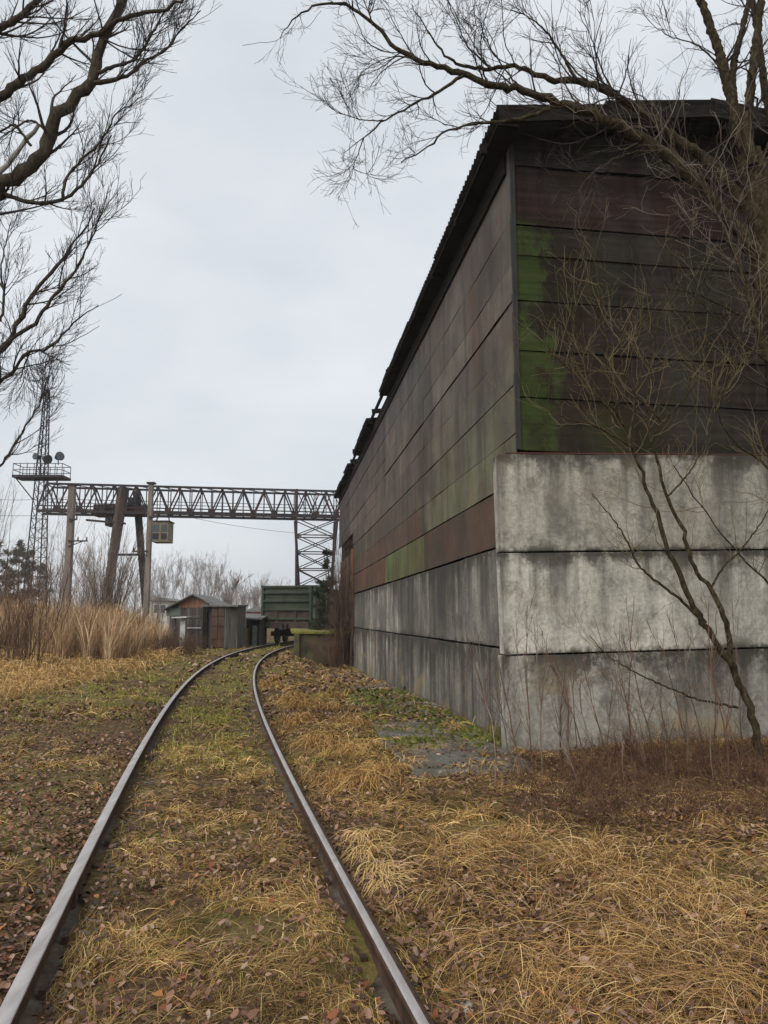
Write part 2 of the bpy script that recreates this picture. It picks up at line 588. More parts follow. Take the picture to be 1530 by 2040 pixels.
def sheet_mat(name, rusty=0.5, algae=0.0):
    """Painted sheet whose paint colour is the object's own colour."""
    m, n, b = new_mat(name)
    pos = N_(n, 'ShaderNodeNewGeometry').outputs['Position']
    oi = N_(n, 'ShaderNodeObjectInfo')
    big = noise_of(n, 1.1, pos, 6, 0.6)
    col = mixc(n, 1.0, oi.outputs['Color'], ramp(n, big, [(0.3, (0.66, 0.66, 0.68)), (0.7, (1.25, 1.22, 1.16))]), 'MULTIPLY')
    sv = mapped(n, pos, (5.0, 2.0, 0.25))
    st = noise_of(n, 1.0, sv, 5, 0.6)
    col = mixc(n, ramp(n, st, [(0.50, (0, 0, 0)), (0.70, (0.6,) * 3)]), col, (0.050, 0.042, 0.038))
    db = ramp(n, noise_of(n, .55, mapped(n, pos, (1, 1, .6)), 9, .7), [(0.46, (0, 0, 0)), (0.62, (.62,) * 3)])
    col = mixc(n, db, col, (0.060, 0.054, 0.050))
    st2 = noise_of(n, 1.0, mapped(n, pos, (2.4, .9, 0.7)), 9, 0.72)
    col = mixc(n, mathn(n, 'MULTIPLY', ramp(n, st2, [(0.50, (0, 0, 0)), (0.66, (1, 1, 1))]), rusty), col, (0.135, 0.066, 0.042))
    if algae:
        # green growth where the corner of the wall stays damp
        dt = N_(n, 'ShaderNodeVectorMath')
        dt.operation = 'DOT_PRODUCT'
        n.links.new(pos, dt.inputs[0])
        dt.inputs[1].default_value = (BW[0], BW[1], 0)
        w_ = mathn(n, 'SUBTRACT', dt.outputs['Value'], 3.02)
        nn = mathn(n, 'MULTIPLY', mathn(n, 'SUBTRACT', noise_of(n, 1.9, mapped(n, pos, (1, 1, .8)), 9, .72), .5), 3.0)
        ff = mathn(n, 'SUBTRACT', 0.55, mathn(n, 'SUBTRACT', w_, nn))
        sz = N_(n, 'ShaderNodeSeparateXYZ')
        n.links.new(pos, sz.inputs[0])
        lowm = mathn(n, 'MULTIPLY', mathn(n, 'SUBTRACT', 7.0, sz.outputs[2]), 3.0, True)
        ff = mathn(n, 'MULTIPLY', ff, lowm)
        col = mixc(n, mathn(n, 'MULTIPLY', mathn(n, 'MULTIPLY', ff, 3.5, True), algae), col, (0.050, 0.074, 0.018))
        hb = ramp(n, noise_of(n, 1.0, mapped(n, pos, (.35, .35, 17)), 4, .6), [(0.35, (.55,) * 3), (0.62, (1.15,) * 3)])
        col = mixc(n, .8, col, hb, 'MULTIPLY')
        gp2 = ramp(n, noise_of(n, .9, mapped(n, pos, (1, 1, .7)), 5, .6), [(0.52, (0, 0, 0)), (0.68, (.5, .5, .5))])
        col = mixc(n, gp2, col, (0.034, 0.046, 0.014))
    fine = noise_of(n, 40, pos, 3, 0.7)
    col = mixc(n, 0.25, col, ramp(n, fine, [(0.3, (0.3,) * 3), (0.7, (1.0,) * 3)]), 'MULTIPLY')
    n.links.new(col, b.inputs['Base Color'])
    b.inputs['Roughness'].default_value = 0.8
    b.inputs['Specular IOR Level'].default_value = 0.12
    bump(n, b, noise_of(n, 3.0, mapped(n, pos, (1, 1, 2.0)), 5, 0.6), 0.35, 0.03)
    return m


M_SHEET = sheet_mat('side_sheet', 0.42)
M_SHEET_F = sheet_mat('gable_sheet', 0.12, 0.85)
M_SHEET_R = sheet_mat('rusted_sheet', 0.8)

# rails
M_RAILTOP, n_, b_ = new_mat('rail_running_face')
pos_ = N_(n_, 'ShaderNodeNewGeometry').outputs['Position']
n_.links.new(ramp(n_, noise_of(n_, 3, mapped(n_, pos_, (6, 1, 1)), 6, 0.6), [(0.3, (0.34, 0.305, 0.29)), (0.7, (0.52, 0.49, 0.48))]), b_.inputs['Base Color'])
b_.inputs['Metallic'].default_value = 0.4
n_.links.new(ramp(n_, noise_of(n_, 8, pos_, 4), [(0.3, (0.40,) * 3), (0.7, (0.62,) * 3)]), b_.inputs['Roughness'])
M_RAILSIDE = grain_mat('rail_rust', (0.030, 0.017, 0.011), (0.095, 0.05, 0.03), 9, 0.75, bstr=0.4)
M_RAILFOOT = grain_mat('rail_foot', (0.035, 0.024, 0.017), (0.13, 0.105, 0.08), 11, 0.8, bstr=0.4)

# ground
M_GROUND, n_, b_ = new_mat('soil_and_litter')
pos_ = N_(n_, 'ShaderNodeNewGeometry').outputs['Position']
soil = ramp(n_, noise_of(n_, 14, pos_, 8, 0.75), [(0.30, (0.028, 0.018, 0.011)), (0.48, (0.10, 0.062, 0.034)), (0.62, (0.21, 0.14, 0.068)), (0.75, (0.35, 0.245, 0.115))])
moss = ramp(n_, noise_of(n_, 9, pos_, 6, 0.7), [(0.3, (0.075, 0.07, 0.016)), (0.7, (0.30, 0.27, 0.07))])
mf = ramp(n_, noise_of(n_, 0.42, pos_, 5, 0.6), [(0.46, (0, 0, 0)), (0.62, (1, 1, 1))])
gcol = mixc(n_, mathn(n_, 'MULTIPLY', mf, 0.75), soil, moss)
n_.links.new(gcol, b_.inputs['Base Color'])
b_.inputs['Roughness'].default_value = 0.95
b_.inputs['Specular IOR Level'].default_value = 0.15
bump(n_, b_, noise_of(n_, 22, pos_, 6, 0.7), 0.9, 0.03)


# ------------------------------------------------------------------ ground: one sheet to the horizon
def graded(lo, hi, step, far, grow=1.22):
    a = list(np.arange(lo, hi + 1e-6, step))
    st = step
    while a[-1] < far:
        st *= grow
        a.append(a[-1] + st)
    st = step
    while a[0] > -far:
        st *= grow
        a.insert(0, a[0] - st)
    return np.array(a)


gx = graded(-12, 9, 0.16, 700)
gy = graded(-3, 44, 0.16, 900)
GX, GY = np.meshgrid(gx, gy)
fade = 1 - sstep(np.hypot(GX, GY), 70, 140)
GZ = ground_z(np.clip(GX, -60, 60), np.clip(GY, -20, 90))
GZ = GZ * fade + (-0.15) * (1 - fade)
nx, ny = len(gx), len(gy)
idx = np.arange(nx * ny).reshape(ny, nx)
Q = np.stack([idx[:-1, :-1], idx[:-1, 1:], idx[1:, 1:], idx[1:, :-1]], -1).reshape(-1, 4)
ground = obj_from('ground', mesh_arrays('ground', np.stack([GX, GY, GZ], -1).reshape(-1, 3), Q, M_GROUND, smooth=True))
tag(ground, 'damp brown ground of soil, moss and dead grass', 'ground', kind='structure')

# ------------------------------------------------------------------ railway track
track = empty('railway_track', (float(xc(3.2)), 3.2, -0.18))
tag(track, 'rusty single railway track curving away through dead grass beside the warehouse', 'railway track')
TI = Matrix.Translation(-Vector(track.location))
# half profile of a rail: x, z from the top (closed loop), with a material per edge
PROF = [(-.036, -.004), (-.030, 0), (.030, 0), (.036, -.004), (.037, -.030), (.012, -.045), (.009, -.145), (.075, -.162), (.075, -.175),
        (-.075, -.175), (-.075, -.162), (-.009, -.145), (-.012, -.045), (-.037, -.030)]
PMAT = [0, 0, 0, 1, 1, 1, 2, 2, 2, 2, 2, 1, 1, 1]
PROF_R = [(-.036, -.005), (-.030, 0), (-.010, 0), (.012, -.002), (.036, -.007), (.037, -.030), (.012, -.045), (.009, -.145), (.075, -.162), (.075, -.175),
          (-.075, -.175), (-.075, -.162), (-.009, -.145), (-.012, -.045), (-.037, -.030)]
PMAT_R = [1, 0, 0, 1, 1, 1, 1, 2, 2, 2, 2, 2, 1, 1, 1]
ys = np.concatenate([np.arange(-3, 20, 0.4), np.arange(20, 75, 0.8)])


def sweep(off, prof, pm, name):
    x = xc(ys)
    sl = xc_d(ys)
    tn = np.stack([sl, np.ones_like(sl)], 1)
    tn /= np.linalg.norm(tn, axis=1, keepdims=True)
    nr = np.stack([tn[:, 1], -tn[:, 0]], 1)
    k = len(prof)
    V = np.zeros((len(ys), k, 3))
    for j, (px_, pz) in enumerate(prof):
        V[:, j, 0] = x + nr[:, 0] * (off + px_)
        V[:, j, 1] = ys + nr[:, 1] * (off + px_)
        V[:, j, 2] = pz
    V -= np.array(track.location)
    i = np.arange(len(ys) * k).reshape(len(ys), k)
    a, b = i[:-1], i[1:]
    q = np.stack([a, np.roll(a, -1, 1), np.roll(b, -1, 1), b], -1)
    mi = np.tile(np.array(pm), (len(ys) - 1, 1)).reshape(-1)
    return obj_from(name, mesh_arrays(name, V.reshape(-1, 3), q.reshape(-1, 4), [M_RAILTOP, M_RAILSIDE, M_RAILFOOT], mat_idx=mi), track)


sweep(-.795, PROF, PMAT, 'rail')
sweep(.795, PROF_R, PMAT_R, 'rail')
tie_mesh = MB().box((0, 0, 0), (2.7, 0.25, 0.16)).mesh('sleeper', M_TIE)
plate_mesh = MB().box((0, 0, 0), (0.19, 0.13, 0.02)).box((0.055, 0, 0.03), (0.03, 0.05, 0.05)).box((-0.055, 0, 0.03), (0.03, 0.05, 0.05)).mesh('rail_fastening', M_RAILSIDE)
y = 1.6
ti = 0
while y < 46:
    hd = math.atan(float(xc_d(y)))
    t_ = obj_from('sleeper', tie_mesh, track)
    t_.location = Vector((float(xc(y)), y, -0.262)) - Vector(track.location)
    t_.rotation_euler = (0, 0, -hd + random.uniform(-.02, .02))
    if y < 6.5:
        for off in (-.795, .795):
            f_ = obj_from('rail_fastening', plate_mesh, t_)
            f_.location = (off, 0, 0.092)
    y += 0.58
fp = MB()
for off in (-.795,):
    yy = 5.35
    hd = math.atan(float(xc_d(yy)))
for sgn in (-1, 1):
    b = MB().box((0, 0, 0), (0.022, 0.8, 0.09))
    for q in (-.28, -.1, .1, .28):
        b.cyl((sgn * .005, q, 0), (sgn * .03, q, 0), 0.018, 6)
    o = b.build('fishplate', M_RAILSIDE, track)
    nrm = Vector((math.cos(hd), -math.sin(hd), 0))
    o.location = Vector((float(xc(yy)), yy, -0.095)) + nrm * (-.795 + sgn * 0.022) - Vector(track.location)
    o.rotation_euler = (0, 0, -hd)

# ------------------------------------------------------------------ warehouse
WZ = -0.2
wh = empty('warehouse', bl(5.7, 9.6, WZ), -BA * -1)
wh.rotation_euler = (0, 0, -BA)
tag(wh, 'tall weathered warehouse of painted sheets over stacked concrete panels beside the track', 'warehouse')
WM = Matrix.Translation(Vector(bl(5.7, 9.6, WZ))) @ Matrix.Rotation(-BA, 4, 'Z')


def wl(a, s, z):
    """warehouse frame -> local coordinates of the warehouse empty"""
    return Vector((a - 5.7, s - 9.6, z - WZ))


A0, A1, S0, S1, ZT = 3.0, 8.4, 9.6, 42.0, 8.0
# dark inner shell just behind the cladding
sh = MB()
sh.box(wl(A0 + .16, (S0 + S1) / 2, 3.75), (.1, S1 - S0 - .5, 8.4))
sh.box(wl(A1 - .16, (S0 + S1) / 2, 3.7), (.1, S1 - S0 - .5, 8.4))
sh.box(wl((A0 + A1) / 2, S0 + .16, 3.7), (A1 - A0 - .42, .1, 8.4))
sh.box(wl((A0 + A1) / 2, S1 - .16, 3.7), (A1 - A0 - .42, .1, 8.4))
sh.build('inner_shell', M_TIMBER, wh)


def slab(name, c, size, mat, parent, rot=None, bevel=0.012, chip=0.0, seed=0):
    """Panel with worn, uneven edges."""
    bm = bmesh.new()
    bmesh.ops.create_cube(bm, size=1.0)
    bmesh.ops.scale(bm, vec=size, verts=bm.verts)
    bmesh.ops.bevel(bm, geom=list(bm.edges), offset=bevel, segments=2, affect='EDGES', profile=0.6)
    if chip > 0:
        long_axis = 0 if size[0] > size[1] else 1
        n = max(2, int(max(size[0], size[1]) / 0.22))
        for i in range(1, n):
            co = [0, 0, 0]
            no = [0, 0, 0]
            co[long_axis] = -size[long_axis] / 2 + size[long_axis] * i / n
            no[long_axis] = 1
            bmesh.ops.bisect_plane(bm, geom=list(bm.verts) + list(bm.edges) + list(bm.faces), plane_co=co, plane_no=no)
        g = random.Random(seed)
        for v in bm.verts:
            if abs(abs(v.co.z) - size[2] / 2) < bevel * 2.2:
                v.co.z -= math.copysign(abs(g.gauss(0, chip)), v.co.z)
                ax = 1 - long_axis
                v.co[ax] -= math.copysign(abs(g.gauss(0, chip * .5)), v.co[ax])
    me = bpy.data.meshes.new(name)
    bm.to_mesh(me)
    bm.free()
    me.materials.append(mat)
    o = obj_from(name, me, parent)
    o.location = c
    if rot:
        o.rotation_euler = rot
    return o


# gable (front) concrete: three courses of long panels, standing proud of the sheets, settled towards the right
CT = 0.28
FS = 9.32
zj = [-0.9, 1.17, 2.43, 3.69]
tilt = -0.021
for r in range(3):
    for (a0, a1) in ((2.69, 7.02), (7.05, 8.75)):
        z0, z1 = zj[r] + .006, zj[r + 1] - .007
        am = (a0 + a1) / 2
        dz = tilt * (am - 2.69)
        out = (0.0, -0.012, 0.004)[r]
        pn = slab('concrete_panel', wl(am + (0.02, .008, -.012)[r], FS + CT / 2 + out, (z0 + z1) / 2 + dz), (a1 - a0, CT, z1 - z0), M_CONC, wh,
             (0, -tilt * -1, 0), 0.012, 0.005, r * 3 + int(a0))
        pn.color = ((.84, .84, .82, 1), (1.24, 1.23, 1.19, 1), (.98, .965, .92, 1))[r]
# capping strip of bent sheet along the top of the gable concrete
o = slab('flashing_strip', wl(4.95, FS + .20, 3.715 + tilt * 2.3), (4.3, .22, .018), M_SHEET_R, wh, (0, tilt, 0), 0.004)
o.color = (.13, .055, .04, 1)

# side concrete: two courses, four panels each
sj = [9.63, 12.55, 18.4, 26.1, 33.5]
for r, (z0, z1) in enumerate(((-1.4, 1.11), (1.13, 2.50))):
    for i in range(4):
        s0, s1 = sj[i] + .012, sj[i + 1] - .012
        mt = M_CONC_SIDE
        sink = -0.010 * i
        pn = slab('concrete_panel', wl(A0 + .04 + random.uniform(-.012, .012), (s0 + s1) / 2, (z0 + z1) / 2 + sink), (.14, s1 - s0, z1 - z0 - .004), mt, wh,
             None, 0.012, 0.005, 40 + r * 7 + i)
        v_ = (.78, .85, 1.0, 1.1)[i] * random.uniform(.95, 1.05)
        pn.color = (v_, v_ * .985, v_ * .95, 1)

# side sheets (rows x columns), lower edge of each row lapping over the one below
zs = [2.53, 3.29, 3.92, 4.58, 5.19, 5.74, 6.26, 6.9, 8.02]
sjs = [9.62, 16.3, 22.7, 29.0, 35.4, 41.98]


def sheet(name, a, s, z, size, col, mat, rx=0.0, ry=0.0):
    me = MB().box((0, 0, 0), size).mesh(name, mat)
    bm = bmesh.new()
    bm.from_mesh(me)
    ax = 0 if size[0] > size[1] else 1
    nseg = max(2, int(size[ax] / 0.8))
    for i in range(1, nseg):
        co = [0, 0, 0]
        no = [0, 0, 0]
        co[ax] = -size[ax] / 2 + size[ax] * i / nseg
        no[ax] = 1
        bmesh.ops.bisect_plane(bm, geom=list(bm.verts) + list(bm.edges) + list(bm.faces), plane_co=co, plane_no=no)
    for v in bm.verts:
        v.co[1 - ax] += random.gauss(0, .004)
        v.co.z += random.gauss(0, .004)
    bm.to_mesh(me)
    bm.free()
    o = obj_from(name, me, wh)
    o.location = wl(a, s, z)
    o.rotation_euler = (rx, ry, 0)
    o.color = tuple(col) + (1,)
    return o


grey = np.array((0.150, 0.133, 0.112))
SIDECOL = {
    0: [(0.105, 0.072, 0.054), (0.115, 0.135, 0.055), (0.125, 0.070, 0.048), (0.12, 0.068, 0.048), (0.10, 0.07, 0.055)],
    1: [(0.150, 0.148, 0.095), (0.115, 0.082, 0.062), (0.125, 0.082, 0.058), (0.12, 0.085, 0.06), (0.09, 0.075, 0.065)],
    2: [(0.152, 0.146, 0.105), (0.118, 0.098, 0.080), (0.125, 0.100, 0.072), (0.11, 0.085, 0.07), (0.09, 0.075, 0.07)],
    3: [(0.150, 0.135, 0.108), (0.135, 0.112, 0.094), (0.130, 0.105, 0.085), (0.11, 0.09, 0.078), (0.085, 0.07, 0.07)],
    4: [(0.152, 0.132, 0.112), (0.140, 0.118, 0.100), (0.135, 0.110, 0.090), (0.12, 0.095, 0.082), (0.085, 0.07, 0.07)],
    5: [(0.146, 0.128, 0.110), (0.145, 0.122, 0.106), (0.120, 0.095, 0.082), (0.11, 0.088, 0.078), (0.08, 0.065, 0.066)],
    6: [(0.140, 0.124, 0.108), (0.138, 0.120, 0.106), (0.115, 0.092, 0.082), (0.10, 0.082, 0.078), (0.08, 0.064, 0.066)],
    7: [(0.135, 0.115, 0.108), (0.128, 0.122, 0.122), (0.105, 0.088, 0.09), (0.09, 0.074, 0.08), (0.075, 0.06, 0.068)],
}
for r in range(8):
    for i in range(5):
        if r < 3 and i == 4:
            continue
        s0, s1 = sjs[i] + .004 + .010 * ((r + i) % 3 == 0), sjs[i + 1] - .004
        if r < 4 and i == 3:
            s1 = 33.6                      # an opening with a loading door further along
        if r == 3 and i == 4:
            continue
        g0 = (.0, .030, .010, .034, .008, .036, .006, .030)[r] * random.uniform(.8, 1.3)
        z0, z1 = zs[r] + g0, zs[r + 1] - .004
        mt = M_SHEET_R if (r < 2 and i > 0) or r == 0 else M_SHEET
        sheet('wall_sheet', A0 + random.uniform(-.006, .006), (s0 + s1) / 2, (z0 + z1) / 2, (.018, s1 - s0, z1 - z0), np.array(SIDECOL[r][i]) * np.array((1.16, 1.17, 1.15)) * random.uniform(.85, 1.12), mt,
              random.uniform(-.0012, .0012), -0.006)
# bare rust-orange board on the jamb of the opening
o = slab('door_jamb', wl(A0 - .05, 33.4, 3.3), (.10, .26, 2.3), M_PLANK_ORANGE, wh)
slab('lintel_board', wl(A0 - .12, 34.6, 4.62), (.34, 2.0, .10), M_TIMBER, wh)
slab('sliding_door', wl(A0 + .06, 37.6, 2.35), (.06, 7.9, 4.1), M_DOOR_RUST, wh)

# gable sheets
zf = [3.70, 4.42, 5.06, 5.76, 6.40, 6.83, 7.70, 8.32]
FCOL = [(0.034, 0.028, 0.020), (0.034, 0.027, 0.021), (0.031, 0.025, 0.020), (0.030, 0.024, 0.021), (0.034, 0.029, 0.024), (0.034, 0.020, 0.020), (0.030, 0.024, 0.026)]
for r in range(7):
    cols = ((3.02, 6.9), (6.92, 8.38)) if r % 2 else ((3.02, 7.4), (7.42, 8.38))
    for j, (a0, a1) in enumerate(cols):
        z0, z1 = zf[r] + (.004, .006, .010, .007, .004, .018, .006)[r], zf[r + 1] - .006
        if r == 6:
            z1 = 8.12
        c = np.array(FCOL[r]) * np.array((.74, .66, .60)) * (1 + .18 * ((j + r) % 2))
        dz = -0.016 * ((a0 + a1) / 2 - 3.0) * (0 if r == 6 else 1)
        o = sheet('wall_sheet', (a0 + a1) / 2, S0 + random.uniform(-.006, .006), (z0 + z1) / 2 + dz, (a1 - a0, .018, z1 - z0), c, M_SHEET_F, -0.022 * -1, 0)
        o.rotation_euler = (-0.022, 0.016 if r < 6 else 0, 0)
# corner angle
o = MB().box((0, 0, 0), (.045, .012, 4.3)).box((-.022, .05, 0), (.012, .10, 4.3)).build('corner_angle', M_SHEET, wh)
o.location = wl(A0 + .025, S0 - .035, 5.86)
o.color = (0.05, 0.052, 0.055, 1)

# roof: corrugated sheets on purlins and rafters, some of them lost
AR, ZR, AE, ZE = 5.75, 8.50, 2.72, 8.16
pit = math.atan2(ZR - ZE, AR - AE)
SLEN = math.hypot(AR - AE, ZR - ZE)


def corr_mesh(width, length):
    nw = 8
    xs_ = np.linspace(0, width, nw * 4 + 1)
    V, Qf = [], []
    for t in (0.0, -0.008):
        for yy_ in (0, length):
            for x_ in xs_:
                V.append((yy_, x_, 0.026 * math.cos(2 * math.pi * x_ / (width / nw)) + t))
    m_ = len(xs_)
    for i in range(m_ - 1):
        Qf.append((i, i + 1, m_ + i + 1, m_ + i))
        Qf.append((2 * m_ + i + 1, 2 * m_ + i, 3 * m_ + i, 3 * m_ + i + 1))
        Qf.append((i + 1, i, 2 * m_ + i, 2 * m_ + i + 1))
        Qf.append((m_ + i, m_ + i + 1, 3 * m_ + i + 1, 3 * m_ + i))
    return mesh_arrays('roof_sheet', np.array(V), np.array(Qf), M_ROOF)


cm = corr_mesh(1.16, 1.62)
ncol = int((41.9 - 9.08) / 1.09) + 1
for side in (0, 1):
    for c in range(ncol):
        s = 9.08 + c * 1.09
        for rw in (0, 1):
            if side == 0 and rw == 0 and (21.8 < s + .5 < 25.4 or 30.5 < s + .5 < 33.0):
                continue
            if side == 0 and rw == 1 and (22.9 < s + .5 < 24.5):
                continue
            o = obj_from('roof_sheet', cm, wh)
            d0 = -0.02 + rw * 1.50
            zz = ZE + math.tan(pit) * (d0 * math.cos(pit)) + .03 + rw * .035 + (c % 2) * .009 - 0.05 * sstep(s, 22, 36)
            if side == 0:
                o.location = wl(AE + d0 * math.cos(pit) + random.uniform(-.03, .03), s, zz)
                o.rotation_euler = (random.uniform(-.006, .006), -pit + random.uniform(-.012, .012), random.uniform(-.012, .012))
            else:
                o.location = wl(2 * AR - AE - d0 * math.cos(pit), s + 1.16, zz)
                o.rotation_euler = (0, -pit, math.pi)
for k, d in enumerate((0.12, 1.0, 1.9, 2.8)):
    for side in (0, 1):
        a = AE + d * math.cos(pit)
        if side:
            a = 2 * AR - a
        p, q = wl(a, 9.12, ZE + d * math.sin(pit) - .045), wl(a, 41.9, ZE + d * math.sin(pit) - .095)
        MB().bar(p, q, .07, .09).build('purlin', M_TIMBER, wh)
for i in range(17):
    s = 9.75 + i * 2.0
    for side in (0, 1):
        e_ = AE - .02 + (0.0 if i % 5 else -.08)
        a0, a1 = (e_, AR) if side == 0 else (2 * AR - e_, AR)
        MB().bar(wl(a0, s, ZE - .16), wl(a1, s, ZR - .17), .07, .14).build('rafter', M_TIMBER, wh)
MB().box(wl(A0 - .025, (S0 + S1) / 2 + .1, ZE - .33), (.05, S1 - S0 - .1, .34)).build('eave_shade_strip', M_TIMBER, wh)  # dark strip added along the wall top, standing in for the eave's shade
# boarded soffit and fascia, broken off where the sheets are lost
for (s0, s1) in ((9.15, 21.9), (25.2, 30.5), (33.1, 41.9)):
    o = slab('soffit_board', wl((AE + A0) / 2 - .01, (s0 + s1) / 2, ZE - .17), (A0 - AE + .02, s1 - s0, .03), M_TIMBER, wh, None, .004)
for side in (0, 1):
    p = wl(AE if side == 0 else 2 * AR - AE, 9.14, ZE - .05)
    q = wl(AR, 9.14, ZR - .05)
    MB().bar(p, q, .04, .20).build('barge_board', M_TIMBER, wh)
gt = [wl(A0 + .05, S0 + .005, 8.10), wl(2 * AR - A0 - .05, S0 + .005, 8.10), wl(2 * AR - A0 - .05, S0 + .005, ZE - .05), wl(AR, S0 + .005, ZR - .09), wl(A0 + .05, S0 + .005, ZE - .05)]
gt += [q + Vector((0, .04, 0)) for q in gt]
o = MB().add(gt, [(0, 1, 2, 3, 4), (9, 8, 7, 6, 5), (0, 5, 6, 1), (1, 6, 7, 2), (2, 7, 8, 3), (3, 8, 9, 4), (4, 9, 5, 0)]).build('gable_board', M_SHEET_F, wh)
o.color = (0.026, 0.021, 0.022, 1)
slab('ridge_cap', wl(AR, 25.5, ZR + .06), (.34, 32.7, .03), M_ROOF, wh, None, .006)

# ------------------------------------------------------------------ apron slabs beside the warehouse
apron = empty('apron_pavement', bl(2.1, 11.0, -0.2))
apron.rotation_euler = (0, 0, -BA)
tag(apron, 'broken mossy concrete apron lying along the foot of the warehouse wall', 'pavement', kind='structure')
for (a, s, w, l, z, rz, rx) in ((2.0, 9.2, 1.35, 2.1, -.05, .05, -.01), (2.1, 11.5, 1.5, 2.2, -.10, -.03, -.02), (2.15, 13.9, 1.4, 2.3, -.16, .02, -.02), (2.2, 16.5, 1.35, 2.5, -.26, -.02, -.03),
                                (2.3, 19.5, 1.2, 2.8, -.34, .03, -.03), (2.3, 22.8, 1.2, 3.0, -.42, 0, -.02), (2.35, 26.3, 1.1, 3.2, -.46, .02, 0)):
    gq_ = bl(a, s)
    z = float(ground_z(gq_[0], gq_[1])) + .055
    o = slab('paving_slab', Vector((a - 2.1, s - 11.0, z + .2 - .08)), (w, l, .16), M_SLAB, apron, (rx, random.uniform(-.02, .02), rz), .015, .012, int(s * 3))
# moss cushions grown over the joints
mv, mq, mc = [], [], []
cnt = 0
for i in range(2100):
    s = rng.choice([10.35, 12.7, 15.2, 17.8]) + rng.normal(0, .4) if rng.random() < .6 else rng.uniform(10.2, 19)
    a = rng.uniform(1.35, 2.8)
    p = bl(a, s)
    if rng.random() > .35 + .65 * (wav(p[0], p[1], 2.1, .3) > -.1):
        continue
    z = float(ground_z(p[0], p[1]))
    zs_ = z + .066
    r_ = rng.uniform(.02, .055)
    ring = [(p[0] + r_ * math.cos(t), p[1] + r_ * math.sin(t), zs_ - .012) for t in np.arange(6) * math.pi / 3]
    top = [(p[0] + r_ * .5 * math.cos(t), p[1] + r_ * .5 * math.sin(t), zs_ + r_ * rng.uniform(.3, .6)) for t in np.arange(6) * math.pi / 3]
    b0 = len(mv)
    mv += ring + top
    for k in range(6):
        mq.append((b0 + k, b0 + (k + 1) % 6, b0 + 6 + (k + 1) % 6, b0 + 6 + k))
    mq.append((b0 + 6, b0 + 7, b0 + 8, b0 + 9))
    mq.append((b0 + 9, b0 + 10, b0 + 11, b0 + 6))
    g_ = rng.uniform(.35, 1.05)
    mc += [(0.13 * g_, 0.145 * g_, 0.022 * g_)] * 12
mv = np.array(mv)
mv = np.stack([mv[:, :2] @ BW - 2.1, mv[:, :2] @ BU - 11.0, mv[:, 2] + .2], 1)
o = obj_from('moss', mesh_arrays('moss', mv, np.array(mq), M_LEAF, np.array(mc), smooth=True), apron)
tag(o, 'bright green moss in the slab joints', kind='stuff')

# ------------------------------------------------------------------ loading dock at the far end of the warehouse
dk = empty('loading_dock', bl(1.6, 33.6, -0.5))
dk.rotation_euler = (0, 0, -BA)
tag(dk, 'low mossy concrete loading dock against the far end of the warehouse', 'loading dock')


def dl(a, s, z):
    return Vector((a - 1.6, s - 33.6, z + 0.5))


slab('dock_body', dl(1.75, 37.2, .12), (2.3, 7.0, 1.35), M_MOSSY, dk, None, .03, .02, 5)
slab('dock_top', dl(1.70, 37.2, .86), (2.6, 7.3, .14), M_MOSSTOP, dk, (0, .01, 0), .02, .02, 6)
slab('corner_post', dl(.62, 33.62, .1), (.22, .22, 1.4), M_MOSSY, dk, None, .02)

# ------------------------------------------------------------------ gondola wagon
WY = 45.0
whd = math.atan(float(xc_d(WY + 5)))
wg = empty('gondola_wagon', (float(xc(WY)), WY, 0.0), -whd)
tag(wg, 'dark green open freight wagon standing on the track beyond the warehouse', 'wagon')
LW, HW = 12.6, 1.44
end0 = slab('end_wall', Vector((0, .05, 2.18)), (HW * 2 - .06, .06, 2.2), M_WAGON, wg, None, .004)
for z in (1.42, 1.95, 2.45, 2.92):
    MB().add([(-HW + .06, 0, z - .09), (HW - .06, 0, z - .09), (HW - .06, 0, z + .09), (-HW + .06, 0, z + .09),
              (-HW + .06, -.15, z - .06), (HW - .06, -.15, z - .06), (HW - .06, -.15, z + .02), (-HW + .06, -.15, z + .02)],
             [(0, 1, 5, 4), (1, 2, 6, 5), (2, 3, 7, 6), (3, 0, 4, 7), (4, 5, 6, 7), (0, 3, 2, 1)]).build('rib', M_WAGON, end0).location = (0, -.03, -2.18)
slab('end_apron', Vector((0, .005, 1.48)), (HW * 2 - .3, .05, .78), M_WAGON_RUST, wg, None, .01)
for q in (-.55, .55):
    slab('end_stiffener', Vector((q, -.06, 1.45)), (.1, .1, .8), M_WAGON_RUST, wg, None, .01)
slab('top_rail', Vector((0, -.02, 3.26)), (HW * 2 + .1, .16, .12), M_WAGON, wg, None, .015)
for sx in (-1, 1):
    slab('end_post', Vector((sx * (HW - .03), -.02, 2.2)), (.14, .16, 2.1), M_WAGON, wg, None, .015)
    sw = slab('side_wall', Vector((sx * HW, LW / 2 + .05, 2.15)), (.06, LW - .1, 2.2), M_WAGON, wg, None, .004)
    slab('top_rail', Vector((sx * (HW + .04), LW / 2 + .05, 3.27)), (.14, LW, .11), M_WAGON, wg, None, .015)
    for k in range(8):
        slab('side_post', Vector((sx * (HW + .09), .35 + k * (LW - .6) / 7, 2.12)), (.12, .20, 2.2), M_WAGON_PALE, wg, None, .012)
    slab('sill', Vector((sx * (HW - .05), LW / 2 + .05, 1.06)), (.2, LW, .22), M_WAGON_RUST, wg, None, .015)
slab('end_wall', Vector((0, LW + .02, 2.18)), (HW * 2 - .06, .06, 2.2), M_WAGON, wg, None, .004)
slab('floor_pan', Vector((0, LW / 2 + .05, 1.1)), (HW * 2 - .1, LW, .1), M_WAGON_RUST, wg, None, .01)
slab('headstock', Vector((0, -.03, 1.04)), (2.7, .26, .36), M_WAGON_RUST, wg, None, .02)
slab('center_sill', Vector((0, LW / 2, .92)), (.42, LW, .3), M_WAGON_RUST, wg, None, .02)
